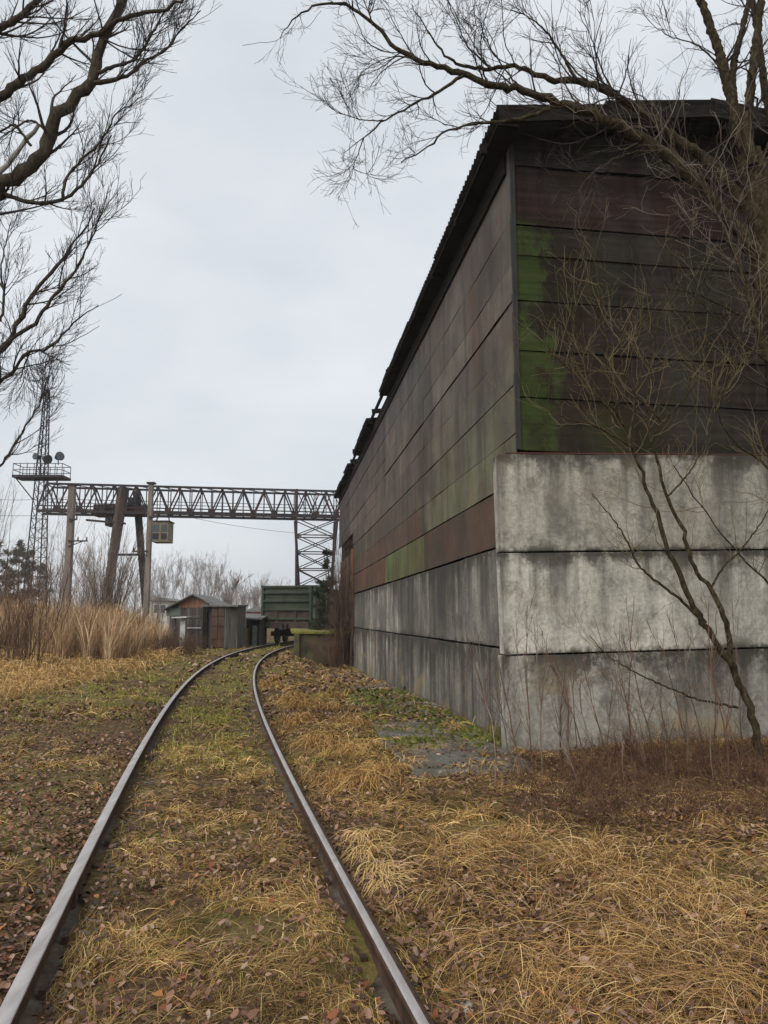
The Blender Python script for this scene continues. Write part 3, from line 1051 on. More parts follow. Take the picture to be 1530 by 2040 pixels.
cp = MB().box((0, -.32, .98), (.22, .5, .26)).box((-.12, -.64, .98), (.2, .26, .36)).box((.14, -.62, .98), (.12, .2, .3))
cp.build('coupler', M_WHEEL, wg)
bh = MB()
bh.cyl((.75, -.14, .95), (.72, -.16, .35), .025, 6)
bh.build('brake_hose', M_BLACK, wg)
for sx in (-1, 1):
    st = MB()
    for z in (.45, .8):
        st.bar((sx * 1.15, -.12, z), (sx * 1.42, -.12, z), .04, .03)
    st.bar((sx * 1.15, -.12, .43), (sx * 1.15, -.12, 1.0), .03)
    st.bar((sx * 1.42, -.12, .43), (sx * 1.42, -.12, 1.0), .03)
    st.build('footstep', M_WAGON_RUST, wg)
for yb in (1.9, LW - 1.9):
    bo = MB()
    bo.box((0, yb, .62), (2.2, .36, .26))
    for sx in (-1, 1):
        bo.box((sx * 1.02, yb, .55), (.2, 2.2, .26)).box((sx * 1.02, yb, .36), (.18, .7, .2))
    bog = bo.build('bogie', M_WAGON_RUST, wg)
    for ya in (-.92, .92):
        whl = MB()
        whl.cyl((-.75, yb + ya, .475), (.75, yb + ya, .475), .08, 10)
        for sx in (-1, 1):
            whl.cyl((sx * .73, yb + ya, .475), (sx * .86, yb + ya, .475), .475, 28)
            whl.cyl((sx * .70, yb + ya, .475), (sx * .73, yb + ya, .475), .50, 28)
        whl.build('wheelset', M_WHEEL, bog)

# ------------------------------------------------------------------ gantry crane spanning the yard behind
CYL, CYR = 60.0, 64.0


def cpt(px, py):
    return at(px, py, CYL + (CYR - CYL) * (px - 72.0) / 600.0)


gl = cpt(285, 1225)
cr_ = empty('gantry_crane', (gl[0], gl[1], -0.15))
tag(cr_, 'rusty lattice gantry crane spanning the yard behind the wagon', 'crane')
CO = Vector(cr_.location)
dirb = np.array([cpt(672, 1000)[0] - cpt(72, 1000)[0], CYR - CYL, 0.0])
dirb /= np.linalg.norm(dirb)
nb = np.array([-dirb[1], dirb[0], 0.0])            # towards the back
ZB, ZTp = cpt(372, 1024)[2], cpt(372, 971)[2]
xl, xr = cpt(74, 1000), cpt(690, 1000)
LEN = float(np.dot(xr - xl, dirb))


def gb(t, side, z):
    """t metres along the girder, side 0 near / 1 far."""
    p = xl + dirb * t + nb * (1.9 * side)
    return Vector((p[0], p[1], z)) - CO


for side in (0, 1):
    MB().bar(gb(.6, side, ZTp), gb(LEN, side, ZTp), .16, .16).build('top_chord', M_STEEL_DARK, cr_)
    MB().bar(gb(0, side, ZB), gb(LEN, side, ZB), .18, .20).build('bottom_chord', M_STEEL_DARK, cr_)
    MB().bar(gb(0, side, ZB + .42), gb(LEN, side, ZB + .40), .09, .09).build('runner', M_STEEL_DARK, cr_)
    MB().bar(gb(.3, side, ZB + .95), gb(LEN, side, ZB + .95), .045, .045).build('hand_rail', M_STEEL_DARK, cr_)
    nbay = 14
    bay = (LEN - .6) / nbay
    for k in range(nbay):
        t0 = .6 + k * bay
        mid = t0 + bay / 2
        m1 = M_STEEL_RED if (k % 4 == 1) else M_STEEL_DARK
        MB().bar(gb(t0, side, ZTp), gb(mid, side, ZB + .1), .11, .11).build('brace', M_STEEL_DARK, cr_)
        MB().bar(gb(mid, side, ZB + .1), gb(t0 + bay, side, ZTp), .11, .11).build('brace', m1, cr_)
        MB().bar(gb(mid, side, ZB), gb(mid, side, ZTp), .07, .07).build('strut', M_STEEL_DARK, cr_)
        MB().bar(gb(t0, side, ZB), gb(t0, side, ZTp), .06, .06).build('strut', m1, cr_)
        gp = MB().box(gb(mid, side, ZB + .26), (.5, .05, .36))
        gp.build('gusset_plate', M_STEEL_RED if k % 3 == 0 else M_STEEL_DARK, cr_)
for k in range(nbay + 1):
    t0 = .6 + k * bay
    MB().bar(gb(t0, 0, ZTp), gb(t0, 1, ZTp), .07).build('cross_tie', M_STEEL_DARK, cr_)
    MB().bar(gb(t0, 0, ZB), gb(t0, 1, ZB), .09).build('cross_tie', M_STEEL_DARK, cr_)
    if k < nbay:
        MB().bar(gb(t0, 0, ZTp), gb(t0 + bay, 1, ZTp), .05).build('cross_tie', M_STEEL_DARK, cr_)
MB().bar(gb(0, 0, ZB), gb(.6, 0, ZTp), .12).build('end_brace', M_STEEL_DARK, cr_)

# rigid lattice leg (right)
leg = MB()


def ray_t(px):
    return float(np.dot(cpt(px, 1000) - xl, dirb))


tops = [(ray_t(592), 0), (ray_t(640), 0), (ray_t(592) + .5, 1), (ray_t(640) + .9, 1)]
tl0, tl1 = ray_t(591), ray_t(672)
tb0, tb1 = ray_t(592), ray_t(650)
legs = []
for side in (0, 1):
    for (ta, tb) in ((tl0, tb0), (tl1, tb1)):
        off = .9 * (side - .5) * 2
        p0 = Vector(xl + dirb * ta + nb * (1.9 * side)) - CO
        p0.z = ZB
        p1 = Vector(xl + dirb * (tb + side * .7) + nb * (1.9 * side + off)) - CO
        p1.z = 0.0
        legs.append((p0, p1))
        MB().bar(p0, p1, .17).build('leg_post', M_STEEL_DARK, cr_)
NB_ = 7
for a, b in ((0, 1), (2, 3), (0, 2), (1, 3)):
    for k in range(NB_):
        f0, f1 = k / NB_, (k + 1) / NB_
        pa0, pa1 = legs[a][0].lerp(legs[a][1], f0), legs[a][0].lerp(legs[a][1], f1)
        pb0, pb1 = legs[b][0].lerp(legs[b][1], f0), legs[b][0].lerp(legs[b][1], f1)
        mm = M_STEEL_RED if (k + a) % 3 == 0 else M_STEEL_DARK
        MB().bar(pa0, pb1, .075).build('leg_brace', mm, cr_)
        if True:
            MB().bar(pb0, pa1, .075).build('leg_brace', M_STEEL_DARK, cr_)
        MB().bar(pa1, pb1, .085).build('leg_strut', mm, cr_)
# upper head frame over the rigid leg
for k in range(4):
    t_a, t_b = tl0 + k * 1.0, tl0 + (k + 1) * 1.0
    MB().bar(gb(t_a, 0, ZB), gb(t_b, 1, ZTp), .07).build('head_brace', M_STEEL_RED, cr_)
    MB().bar(gb(t_b, 0, ZB), gb(t_a, 0, ZTp), .06).build('head_brace', M_STEEL_DARK, cr_)
MB().bar(gb(tl0, 0, ZB - .1), gb(tl0, 0, ZTp + .1), .2).build('head_post', M_STEEL_RED, cr_)


# pendulum A-frame leg (left): box sections
def tapered(p, q, w0, w1, name, mat):
    p, q = Vector(p), Vector(q)
    r = (q - p).to_track_quat('Z', 'X').to_matrix()
    vs = []
    for c, w in ((p, w0), (q, w1)):
        for x_, y_ in ((-1, -1), (1, -1), (1, 1), (-1, 1)):
            vs.append(c + r @ Vector((x_ * w / 2, y_ * w * .42, 0)))
    return MB().add(vs, [(0, 1, 2, 3), (7, 6, 5, 4), (0, 4, 5, 1), (1, 5, 6, 2), (2, 6, 7, 3), (3, 7, 4, 0)]).build(name, mat, cr_)


pa = Vector(at(246, 972, 61.3)) - CO
pb = Vector(at(203, 1222, 60.2)) - CO
pb.z = 0.05
tapered(pa, pb, .70, .42, 'box_leg', M_STEEL_BROWN)
pa2 = Vector(at(272, 978, 62.6)) - CO
pb2 = Vector(at(296, 1222, 64.5)) - CO
pb2.z = 0.05
tapered(pa2, pb2, .48, .40, 'box_leg', M_STEEL_DARK)
MB().bar(Vector(at(222, 1105, 60.8)) - CO, Vector(at(285, 1105, 63.6)) - CO, .18).build('leg_tie', M_STEEL_DARK, cr_)
# trolley, hoist and walkway machinery on the lower chord
for (x0, x1, y0, y1, m) in ((185, 232, 1004, 1026, M_STEEL_RED), (252, 300, 1006, 1024, M_STEEL_RED), (210, 226, 1028, 1046, M_STEEL_DARK), (256, 268, 990, 1006, M_BLACK)):
    c0, c1 = cpt(x0, y1), cpt(x1, y0)
    MB().box((Vector((c0 + c1) / 2) - CO) + Vector(nb) * .9, (c1[0] - c0[0], 1.3, c1[2] - c0[2])).build('hoist_trolley', m, cr_)
MB().bar(Vector(cpt(172, 1036)) - CO, Vector(cpt(250, 1043)) - CO, .5, .12).build('walkway', M_STEEL_DARK, cr_)
# operator cab hanging under the girder
c0 = Vector((cpt(304, 1080) + cpt(340, 1040)) / 2) - CO + Vector(nb) * .6
cab = slab('operator_cab', c0, (1.36, 1.5, 1.62), M_CABPAINT, cr_, None, .04)
for (dx, dz, w, h) in ((-.33, .30, .52, .62), (.33, .30, .46, .62), (-.33, -.36, .52, .50), (.33, -.36, .46, .50)):
    slab('cab_window', Vector((dx, -.745, dz)), (w, .03, h), M_GLASS if dz > 0 else M_STEEL_DARK, cab, None, .006)
slab('cab_roof', Vector((0, 0, .87)), (1.5, 1.66, .09), M_STEEL_DARK, cab, None, .01)
for dx in (-.55, .55):
    MB().bar(c0 + Vector((dx, 0, .85)), c0 + Vector((dx * .6, 0, 1.75)), .08).build('cab_hanger', M_STEEL_DARK, cr_)

# ------------------------------------------------------------------ floodlight mast
MYD = 66.0
base = at(67, 1222, MYD)
ms = empty('floodlight_mast', (base[0], base[1], 0.0))
tag(ms, 'tall thin lattice mast with a railed platform and floodlights', 'mast')
MO = Vector(ms.location)
p_lo, p_pl, p_hi = Vector((base[0], MYD, 0)), Vector(at(76, 950, MYD)), Vector(at(93.5, 776, MYD))
p_pl.x = base[0] + .02
p_hi.x = base[0] + .04
HM = p_hi.z


def mp_(f, cx, cy):
    w = 1.25 * (1 - f) ** 1.0 + .30
    return Vector((cx * w / 2, cy * w / 2, f * HM))


crn = ((-1, -1), (1, -1), (1, 1), (-1, 1))
lm = MB()
for c in crn:
    lm.bar(mp_(0, *c), mp_(1, *c), .085)
lm.build('mast_posts', M_STEEL_DARK, ms)
NS = 26
for k in range(NS):
    seg = MB()
    for j in range(4):
        a, b = crn[j], crn[(j + 1) % 4]
        seg.bar(mp_(k / NS, *a), mp_((k + 1) / NS, *b), .04)
        seg.bar(mp_((k + 1) / NS, *a), mp_((k + 1) / NS, *b), .035)
    seg.build('lattice_bay', M_STEEL_DARK, ms)
zp = at(76, 952, MYD)[2]
pf = MB().box((.0, -.0, zp), (4.3, 1.9, .22))
plat = pf.build('platform', M_STEEL_DARK, ms)
for sx in (-1, 1):
    MB().bar((sx * 2.0, -.8, zp), (sx * .45, -.4, zp - 2.0), .09).build('platform_stay', M_STEEL_DARK, ms)
rl = MB()
for zz in (.55, 1.1):
    for sy in (-1, 1):
        rl.bar((-2.1, sy * .9, zp + zz), (2.1, sy * .9, zp + zz), .05)
    for sx in (-1, 1):
        rl.bar((sx * 2.1, -.9, zp + zz), (sx * 2.1, .9, zp + zz), .05)
for k in range(8):
    for sy in (-1, 1):
        rl.bar((-2.1 + k * .6, sy * .9, zp), (-2.1 + k * .6, sy * .9, zp + 1.1), .045)
rl.build('guard_rail', M_STEEL_DARK, plat)
for (dx, dz, rr, dr) in ((-.25, 1.75, .30, (-.3, -.8, 0)), (.55, 1.55, .42, (.8, -.5, -.3)), (1.6, 1.75, .40, (.7, -.6, .1))):
    v = Vector(dr).normalized()
    c = Vector((dx, -.55, zp + dz))
    fl = MB().cyl(c - v * .32, c + v * .25, rr * .55, 14, rr).build('floodlight', M_BLACK, ms)
    MB().cyl(c + v * .235, c + v * .262, rr * .9, 14).build('lens', M_GLASS, fl)
    MB().bar(c - v * .1, Vector((c.x, c.y, zp + 1.05)), .07).build('bracket', M_BLACK, fl)

# ------------------------------------------------------------------ concrete posts
def conc_post(pxb, pxt, pyt, Y, w0, w1, lab, arms):
    b = at(pxb, 1222, Y)
    t = at(pxt, pyt, Y)
    gz = float(ground_z(b[0], b[1]))
    o = empty('concrete_post', (b[0], b[1], gz - .1))
    tag(o, lab, 'post', 'concrete posts in front of the crane')
    H = t[2] - gz + .1
    vs = []
    for z, w in ((0, w0), (H, w1)):
        for x_, y_ in ((-1, -1), (1, -1), (1, 1), (-1, 1)):
            vs.append((x_ * w / 2, y_ * w / 2, z))
    MB().add(vs, [(3, 2, 1, 0), (4, 5, 6, 7), (0, 1, 5, 4), (1, 2, 6, 5), (2, 3, 7, 6), (3, 0, 4, 7)]).build('shaft', M_POST, o, bevel=.03)
    MB().box((0, 0, H + .04), (w1 + .22, w1 + .16, .1)).build('cap', M_STEEL_DARK, o)
    for (z, l) in arms:
        a = MB().bar((0, -w1 / 2 - .05, z), (l, -w1 / 2 - .05, z), .09)
        a.bar((0, -w1 / 2 - .05, z - .5 * abs(l) * .6), (l * .8, -w1 / 2 - .05, z), .05)
        ao = a.build('bracket', M_STEEL_DARK, o)
        for q in (.5, .95):
            MB().cyl((l * q, -w1 / 2 - .05, z + .02), (l * q, -w1 / 2 - .05, z + .26), .06, 8, .04).build('insulator', M_STEEL_BROWN, ao)
    return o


conc_post(131, 139, 967, 50, .46, .38, 'thick tapering concrete post with bracket arms beside the floodlight mast', [(6.2, 1.25), (7.6, .5)])
conc_post(291, 294, 964, 47, .34, .27, 'slim concrete post standing in front of the crane cab', [(7.4, .5), (5.3, -.9)])

# ------------------------------------------------------------------ plank shed with gable
SHY = 41.0


def spt(px, py, Y=SHY):
    return at(px, py, Y)


b0 = spt(383, 1284)
shed = empty('plank_shed', (b0[0], b0[1], -0.15))
tag(shed, 'old grey plank shed with an orange gable and pitched roof', 'shed')
SO = Vector(shed.location)
xl_, xr_ = spt(337, 1250)[0], spt(430, 1250)[0]
zE, zP = spt(383, 1211)[2], spt(387, 1187)[2]
xp = spt(387, 1187)[0]
npk = 16
wdt = (xr_ - xl_) / npk
for k in range(npk):
    xm = xl_ + (k + .5) * wdt
    hgt = zE + .15
    slab('plank', Vector((xm, SHY + random.uniform(-.01, .01), (hgt) / 2 - .15)) - SO, (wdt * .93, .04, hgt), M_PLANK_DARK if k % 3 else M_PLANK, shed, None, .004)
for k in range(npk):
    x0_, x1_ = xl_ + k * wdt, xl_ + (k + .94) * wdt
    f0 = 1 - abs(x0_ - xp) / (xp - xl_ if x0_ < xp else xr_ - xp)
    f1 = 1 - abs(x1_ - xp) / (xp - xl_ if x1_ < xp else xr_ - xp)
    f0, f1 = max(f0, 0), max(f1, 0)
    za, zb_ = zE + (zP - zE) * f0, zE + (zP - zE) * f1
    yy = SHY - .03
    vs = [(x0_, yy, zE + .01), (x1_, yy, zE + .01), (x1_, yy, zb_ + .012), (x0_, yy, za + .012), (x0_, yy + .03, zE + .01), (x1_, yy + .03, zE + .01), (x1_, yy + .03, zb_ + .012), (x0_, yy + .03, za + .012)]
    vs = [Vector(v) - SO for v in vs]
    MB().add(vs, [(0, 1, 2, 3), (5, 4, 7, 6), (1, 5, 6, 2), (4, 0, 3, 7), (3, 2, 6, 7), (4, 5, 1, 0)]).build('gable_plank', M_PLANK_ORANGE if 2 < k < 13 else M_PLANK_DARK, shed)
slab('side_wall', Vector((xl_ + .03, SHY + 2.0, zE / 2)) - SO, (.05, 4.0, zE + .25), M_PLANK, shed)
slab('side_wall', Vector((xr_ - .03, SHY + 2.0, zE / 2)) - SO, (.05, 4.0, zE + .25), M_PLANK, shed)
slab('rear_wall', Vector(((xl_ + xr_) / 2, SHY + 4.0, zE / 2)) - SO, (xr_ - xl_, .05, zE + .25), M_PLANK, shed)
for (xa, za, xb, zb2) in ((xl_ - .25, zE - .13, xp, zP + .03), (xr_ + .55, zE - .20, xp, zP + .03)):
    vs = []
    for y_ in (SHY - .35, SHY + 4.3):
        vs += [(xa, y_, za), (xb, y_, zb2), (xb, y_, zb2 + .07), (xa, y_, za + .07)]
    vs = [Vector(v) - SO for v in vs]
    MB().add(vs, [(0, 1, 2, 3), (7, 6, 5, 4), (0, 4, 5, 1), (3, 2, 6, 7), (0, 3, 7, 4), (1, 5, 6, 2)]).build('roof', M_SHEDROOF if xa > xp else M_PLANK_DARK, shed)
slab('window_board', Vector((spt(380, 1232)[0], SHY - .04, spt(380, 1229)[2])) - SO, (1.05, .03, .12), M_PLANK, shed)
slab('hatch', Vector((spt(386, 1264)[0], SHY - .045, spt(386, 1251)[2])) - SO, (.75, .03, .06), M_WHITE, shed)
slab('green_panel', Vector((spt(346, 1220)[0], SHY - .045, spt(346, 1219)[2])) - SO, (.75, .03, .42), M_GREENPAINT, shed)

# storage box with rust-brown doors
SY2 = 39.6
b1 = at(440, 1284, SY2)
box = empty('storage_shed', (b1[0], b1[1], -0.15))
tag(box, 'flat-topped storage shed with rust-brown doors and a grey plank side', 'shed')
BO = Vector(box.location)
xa, xm, xb = at(404, 1250, SY2)[0], at(447, 1250, SY2)[0], at(475, 1250, SY2 + .6)[0]
zt = at(447, 1209, SY2)[2]
slab('corner_post', Vector((xa + .12, SY2, zt / 2 - .05)) - BO, (.24, .2, zt + .2), M_TIMBER, box)
slab('recess_wall', Vector((xa + .38, SY2 + .15, zt / 2 - .05)) - BO, (.4, .06, zt + .15), M_PLANK_DARK, box)
d0, d1 = xa + .42, xm
for k in range(2):
    w = (d1 - d0) / 2
    dr = slab('door', Vector((d0 + w * (k + .5), SY2 + .02, zt / 2)) - BO, (w * .96, .06, zt + .02), M_DOOR_RUST, box)
    for zz in (-.55, .1, .6):
        slab('ledge', Vector((0, -.045, zz)), (w * .9, .035, .08), M_DOOR_RUST, dr, None, .005)
npl = 8
wd2 = (xb - xm) / npl
for k in range(npl):
    slab('plank', Vector((xm + (k + .5) * wd2, SY2 + .02 + k * .05, zt / 2 + random.uniform(-.02, .02))) - BO, (wd2 * .92, .035, zt + .1), M_PLANK, box, None, .004)
slab('roof', Vector(((xa + xb) / 2, SY2 + 1.3, zt + .08)) - BO, (xb - xa + .2, 2.9, .09), M_SHEDROOF, box, (.02, 0, 0))
slab('rear_wall', Vector(((xa + xb) / 2, SY2 + 2.6, zt / 2)) - BO, (xb - xa, .05, zt + .2), M_PLANK, box)
slab('side_wall', Vector((xa + .03, SY2 + 1.3, zt / 2)) - BO, (.05, 2.5, zt + .2), M_PLANK_DARK, box)
slab('side_wall', Vector((xb - .03, SY2 + 1.5, zt / 2)) - BO, (.05, 2.2, zt + .2), M_PLANK, box)

# lean-to shelter
LY = 43.5
b2 = at(497, 1280, LY)
lt = empty('lean_to_shelter', (b2[0], b2[1], -0.15))
tag(lt, 'low open lean-to shelter between the storage shed and the wagon', 'shelter')
LO = Vector(lt.location)
xa, xb = at(474, 1250, LY)[0], at(518, 1250, LY)[0]
zt = at(497, 1231, LY)[2]
slab('roof', Vector(((xa + xb) / 2, LY + 1.2, zt + .08)) - LO, (xb - xa + .3, 3.0, .09), M_SHEDROOF, lt, (.07, .04, 0))
for px in (478, 500, 515):
    slab('post', Vector((at(px, 1250, LY)[0], LY, zt / 2 - .1)) - LO, (.13, .13, zt + .25), M_TIMBER, lt)
slab('rear_wall', Vector(((xa + xb) / 2, LY + 2.5, zt / 2 - .1)) - LO, (xb - xa, .05, zt + .3), M_PLANK_DARK, lt)
slab('side_wall', Vector((xb, LY + 1.2, zt / 2 - .1)) - LO, (.05, 2.4, zt + .3), M_PLANK_DARK, lt)


def drum(px, Y, h, r, mat, lab, name='oil_drum'):
    p = at(px, 1280, Y)
    gz = float(ground_z(p[0], p[1]))
    m = MB()
    for (z0, z1, rr) in ((0, .02, r + .012), (.02, h * .33, r), (h * .33, h * .36, r + .014), (h * .36, h * .66, r), (h * .66, h * .69, r + .014), (h * .69, h - .02, r), (h - .02, h, r + .012)):
        m.cyl((0, 0, z0), (0, 0, z1), rr, 18)
    o = m.build(name, mat)
    o.location = (p[0], p[1], gz - .01)
    tag(o, lab, 'drum')
    return o


drum(486, 43.9, 1.0, .24, M_YELLOW, 'pale yellow drum standing inside the lean-to shelter')
drum(506, 43.9, 1.15, .32, M_GREENPAINT, 'dull green drum standing inside the lean-to shelter')

# white canopy beside the plank shed
b3 = at(354, 1284, 39.5)
cn = empty('white_canopy', (b3[0], b3[1], -0.1))
tag(cn, 'small white canopy on a white panel beside the plank shed', 'canopy')
KO = Vector(cn.location)
c0, c1 = at(343, 1230, 39.5), at(373, 1230, 39.5)
slab('canopy_top', Vector(((c0[0] + c1[0]) / 2, 39.9, c0[2])) - KO, (c1[0] - c0[0], 1.1, .07), M_WHITE, cn, (0, -.03, 0), .01)
slab('support_panel', Vector((at(362, 1250, 39.5)[0], 39.7, .65)) - KO, (.26, .07, 1.65), M_WHITE, cn, None, .01)
slab('support_post', Vector((at(346, 1250, 39.5)[0], 39.7, .65)) - KO, (.08, .08, 1.6), M_PLANK_DARK, cn, None, .01)


# ------------------------------------------------------------------ far houses
def house(name, px0, px1, pyw, pyr, Y, wallm, roofm, lab, win, depth=6.0):
    a, b = at(px0, 1225, Y), at(px1, 1225, Y)
    zw, zr = at(px0, pyw, Y)[2], at(px0, pyr, Y)[2]
    o = empty(name, ((a[0] + b[0]) / 2, Y, -.15))
    tag(o, lab, 'house')
    w = b[0] - a[0]
    slab('wall', Vector((0, depth / 2, zw / 2)), (w, depth, zw + .3), wallm, o, None, .02)
    h = zr - zw
    vs = [(-w / 2 - .3, -.3, zw + .1), (w / 2 + .3, -.3, zw + .1), (0, -.3, zw + h + .1), (-w / 2 - .3, depth + .3, zw + .1), (w / 2 + .3, depth + .3, zw + .1), (0, depth + .3, zw + h + .1)]
    MB().add(vs, [(0, 1, 2), (4, 3, 5), (0, 2, 5, 3), (1, 4, 5, 2), (0, 3, 4, 1)]).build('roof', roofm, o)
    for (fx, zz, ww, hh) in win:
        wn = slab('window', Vector((fx * w, -.02, zz)), (ww, .08, hh), M_WHITE, o, None, .01)
        slab('pane', Vector((0, -.03, 0)), (ww * .8, .04, hh * .84), M_GLASS, wn, None, .004)
    return o


house('white_house', 299, 333, 1196, 1189, 74, M_PLASTER, M_SHEDROOF, 'pale plastered house behind the slim concrete post', [(-.15, 2.4, .5, .9), (.25, 2.4, .5, .9), (-.2, .7, .5, .8)])
house('brick_house', 490, 532, 1218, 1206, 92, M_BRICK, M_SHEDROOF, 'low red brick house showing between the lean-to shelter and the wagon', [(.1, 1.2, .7, .8)])
house('grey_house', 440, 482, 1222, 1204, 100, M_PLANK, M_SHEDROOF, 'low grey house roof showing above the storage shed', [(.2, 1.0, .7, .7)])

# ------------------------------------------------------------------ overhead cables
def cable(name, pts, r, lab, Y, sag=.3):
    p, q = at(pts[0][0], pts[0][1], Y[0]), at(pts[1][0], pts[1][1], Y[1])
    t = np.linspace(0, 1, 20)[:, None]
    P = p * (1 - t) + q * t
    P[:, 2] -= sag * 4 * (t * (1 - t))[:, 0]
    V, Qd = tube_arrays(P[None], np.full((1, 20), r), 5)
    o = obj_from(name, mesh_arrays(name, V, Qd, M_CABLE))
    return tag(o, lab, 'cable')


cable('power_cable', ((-120, 985), (136, 990)), .014, 'thin cable running to the top of the thick concrete post', (42, 50), .25)
cable('power_cable', ((-120, 1016), (136, 1022)), .014, 'thin cable running to the middle of the thick concrete post', (42, 50), .25)
cable('guy_cable', ((376, 1030), (592, 1062)), .016, 'thin sagging cable under the crane girder running to its lattice leg', (62.4, 63.4), .15)

# ------------------------------------------------------------------ trees and bushes
def limbs_to_batch(limbs, n=26):
    """limbs: list of (world polyline, r0, r1) -> batched, slightly crooked."""
    P, R = [], []
    for pts, r0, r1 in limbs:
        p, r = resample(pts, (r0, r1), n)
        L = np.linalg.norm(np.diff(p, axis=0), axis=1).sum()
        jit = rng.normal(size=p.shape) * min(L * .0035, r0 * .5) * (26.0 / n) ** .5
        jit[0] = 0
        P.append(p + jit)
        R.append(r * (1 + (.10 if n < 40 else .028) * rng.normal(size=len(r))))
    return np.array(P), np.array(R)


def tree(name, loc, lab, cat, trunk_batches, twig_batches, bark, twig, group=None, trunk_name='trunk', crown_name='crown'):
    o = empty(name, loc)
    tag(o, lab, cat, group)
    L = np.array(loc, float)
    tv = [tube_arrays(P - L, R, k) for P, R, k in trunk_batches]
    if tv:
        V, Qd = join_arrays(tv)
        obj_from(trunk_name, mesh_arrays(trunk_name, V, Qd, bark, smooth=True), o)
    tw = [tube_arrays(P - L, R, k) for P, R, k in twig_batches]
    if tw:
        V, Qd = join_arrays(tw)
        obj_from(crown_name, mesh_arrays(crown_name, V, Qd, twig, smooth=True), o)
    return o


def cut(P, R, keep):
    return P[keep], R[keep]


def px_of(P):
    d = P - np.array([0, 0, CAMZ])
    fy = d[..., 1] * CP + d[..., 2] * SP
    fz = -d[..., 1] * SP + d[..., 2] * CP
    return 765 + F * d[..., 0] / fy, 1020 - F * fz / fy


# --- the big bare tree left of the track (its trunk stands outside the picture)
TL = np.array([-6.9, 9.6, 0.0])
gzl = float(ground_z(TL[0], TL[1]))
YL = 9.3


def tl(pts, r0, r1, Y=YL):
    return (trace(pts, Y), r0, r1)


trunkL = np.array([(TL[0], TL[1], gzl - .3), (TL[0] + .05, TL[1], 1.6), (TL[0] - .05, TL[1] - .1, 3.3), (TL[0] + .1, TL[1] - .1, 5.2), (TL[0] + .0, TL[1], 7.4), (TL[0] - .2, TL[1] + .2, 10.5), (TL[0] - .1, TL[1] + .2, 13.0)])
limbsL = [
    (np.vstack([[trunkL[2]], trace([(-190, 560), (-90, 450), (0, 375), (57, 333), (88, 294), (107, 252), (141, 203), (180, 161), (195, 115), (214, 65), (233, 23), (245, -10), (262, -90), (300, -190)], 9.2)]), .14, .035),
    (np.vstack([[trunkL[3]], trace([(-180, 330), (-80, 250), (0, 195), (38, 164), (76, 138), (115, 103), (141, 82), (184, 73), (214, 57), (245, 38), (291, 25), (325, 19), (352, 8), (400, -20)], (9.4, 8.9))]), .12, .012),
    (np.vstack([[trunkL[4]], trace([(-120, 130), (0, 57), (38, 34), (69, 8), (110, -60)], 9.6)]), .09, .03),
]
subL = [
    tl([(-40, 392), (0, 386), (31, 394), (76, 403), (115, 400), (153, 379), (184, 340), (207, 302), (220, 268)], .036, .009, 9.2),
    tl([(126, 394), (130, 359), (153, 329), (191, 291), (220, 252), (229, 229), (260, 210), (283, 191)], .022, .005, 9.2),
    tl([(188, 165), (229, 157), (264, 145), (283, 126), (325, 103), (363, 57), (400, 20)], .030, .006, 9.15),
    tl([(195, 145), (222, 134), (264, 119), (298, 76), (317, 42), (345, 0)], .028, .006, 9.1),
    tl([(-120, 800), (-50, 735), (0, 696), (23, 673), (42, 631), (57, 597), (88, 558), (126, 512), (161, 467), (187, 413)], .05, .007, (9.2, 8.9)),
    tl([(10, 685), (31, 669), (65, 650), (88, 616), (111, 585), (145, 547), (168, 505), (195, 444), (214, 390)], .028, .005, (9.1, 8.8)),
    tl([(-110, 830), (-40, 790), (0, 761), (31, 738), (54, 704), (99, 692), (134, 658), (164, 627), (199, 608)], .035, .005, (9.1, 8.7)),
    tl([(62, 290), (20, 250), (0, 262), (-60, 240)], .02, .008, 9.3),
    tl([(95, 262), (60, 240), (20, 262), (0, 275)], .018, .007, 9.25),
    tl([(60, 700), (48, 730), (40, 760)], .012, .004, 9.0),
    tl([(-60, 980), (0, 930), (20, 900), (50, 850), (80, 800), (100, 730)], .022, .004, 8.9),
    tl([(0, 640), (8, 600), (2, 540), (10, 490), (22, 440)], .018, .004, 9.0),
]
low_join = [(np.vstack([[trunkL[2] - [0, 0, .4]], trace([(-120, 800)], 9.2)]), .07, .05), (np.vstack([[trunkL[2] - [0, 0, .9]], trace([(-110, 830)], 9.1)]), .05, .035),
            (np.vstack([[trunkL[1] + [0, 0, .8]], trace([(-60, 980)], 8.9)]), .04, .022)]
bP, bR = limbs_to_batch(limbsL, 70)
sP, sR = limbs_to_batch(subL, 26)
jP, jR = limbs_to_batch(low_join, 10)
tP, tR = limbs_to_batch([(trunkL, .24, .07)], 26)
g1 = spawn(bP, bR, 26, .22, .98, .20, .85, .12, .10, 9, .34, .004, .03, absl=.95)
g1b = spawn(sP, sR, 13, .15, .99, .3, .62, .10, .09, 8, .5, .003, .012, absl=.62)
c1 = (np.concatenate([g1[0][:, :8], g1b[0]]), np.concatenate([g1[1][:, :8], g1b[1]]))
g2 = spawn(c1[0], c1[1], 7, .15, .98, .5, .55, .09, .08, 6, .6, .0022, .006, absl=.34)
lim_x = np.array([440, 425, 395, 330, 290, 275, 255, 235, 205, 170, 135, 110, 60])
lim_y = np.array([-50, 40, 130, 240, 330, 400, 480, 560, 620, 680, 740, 900, 1000])


def within_left(P):
    x, y_ = px_of(P)
    return (x.max(1) < np.interp(y_.mean(1), lim_y, lim_x) + 8)


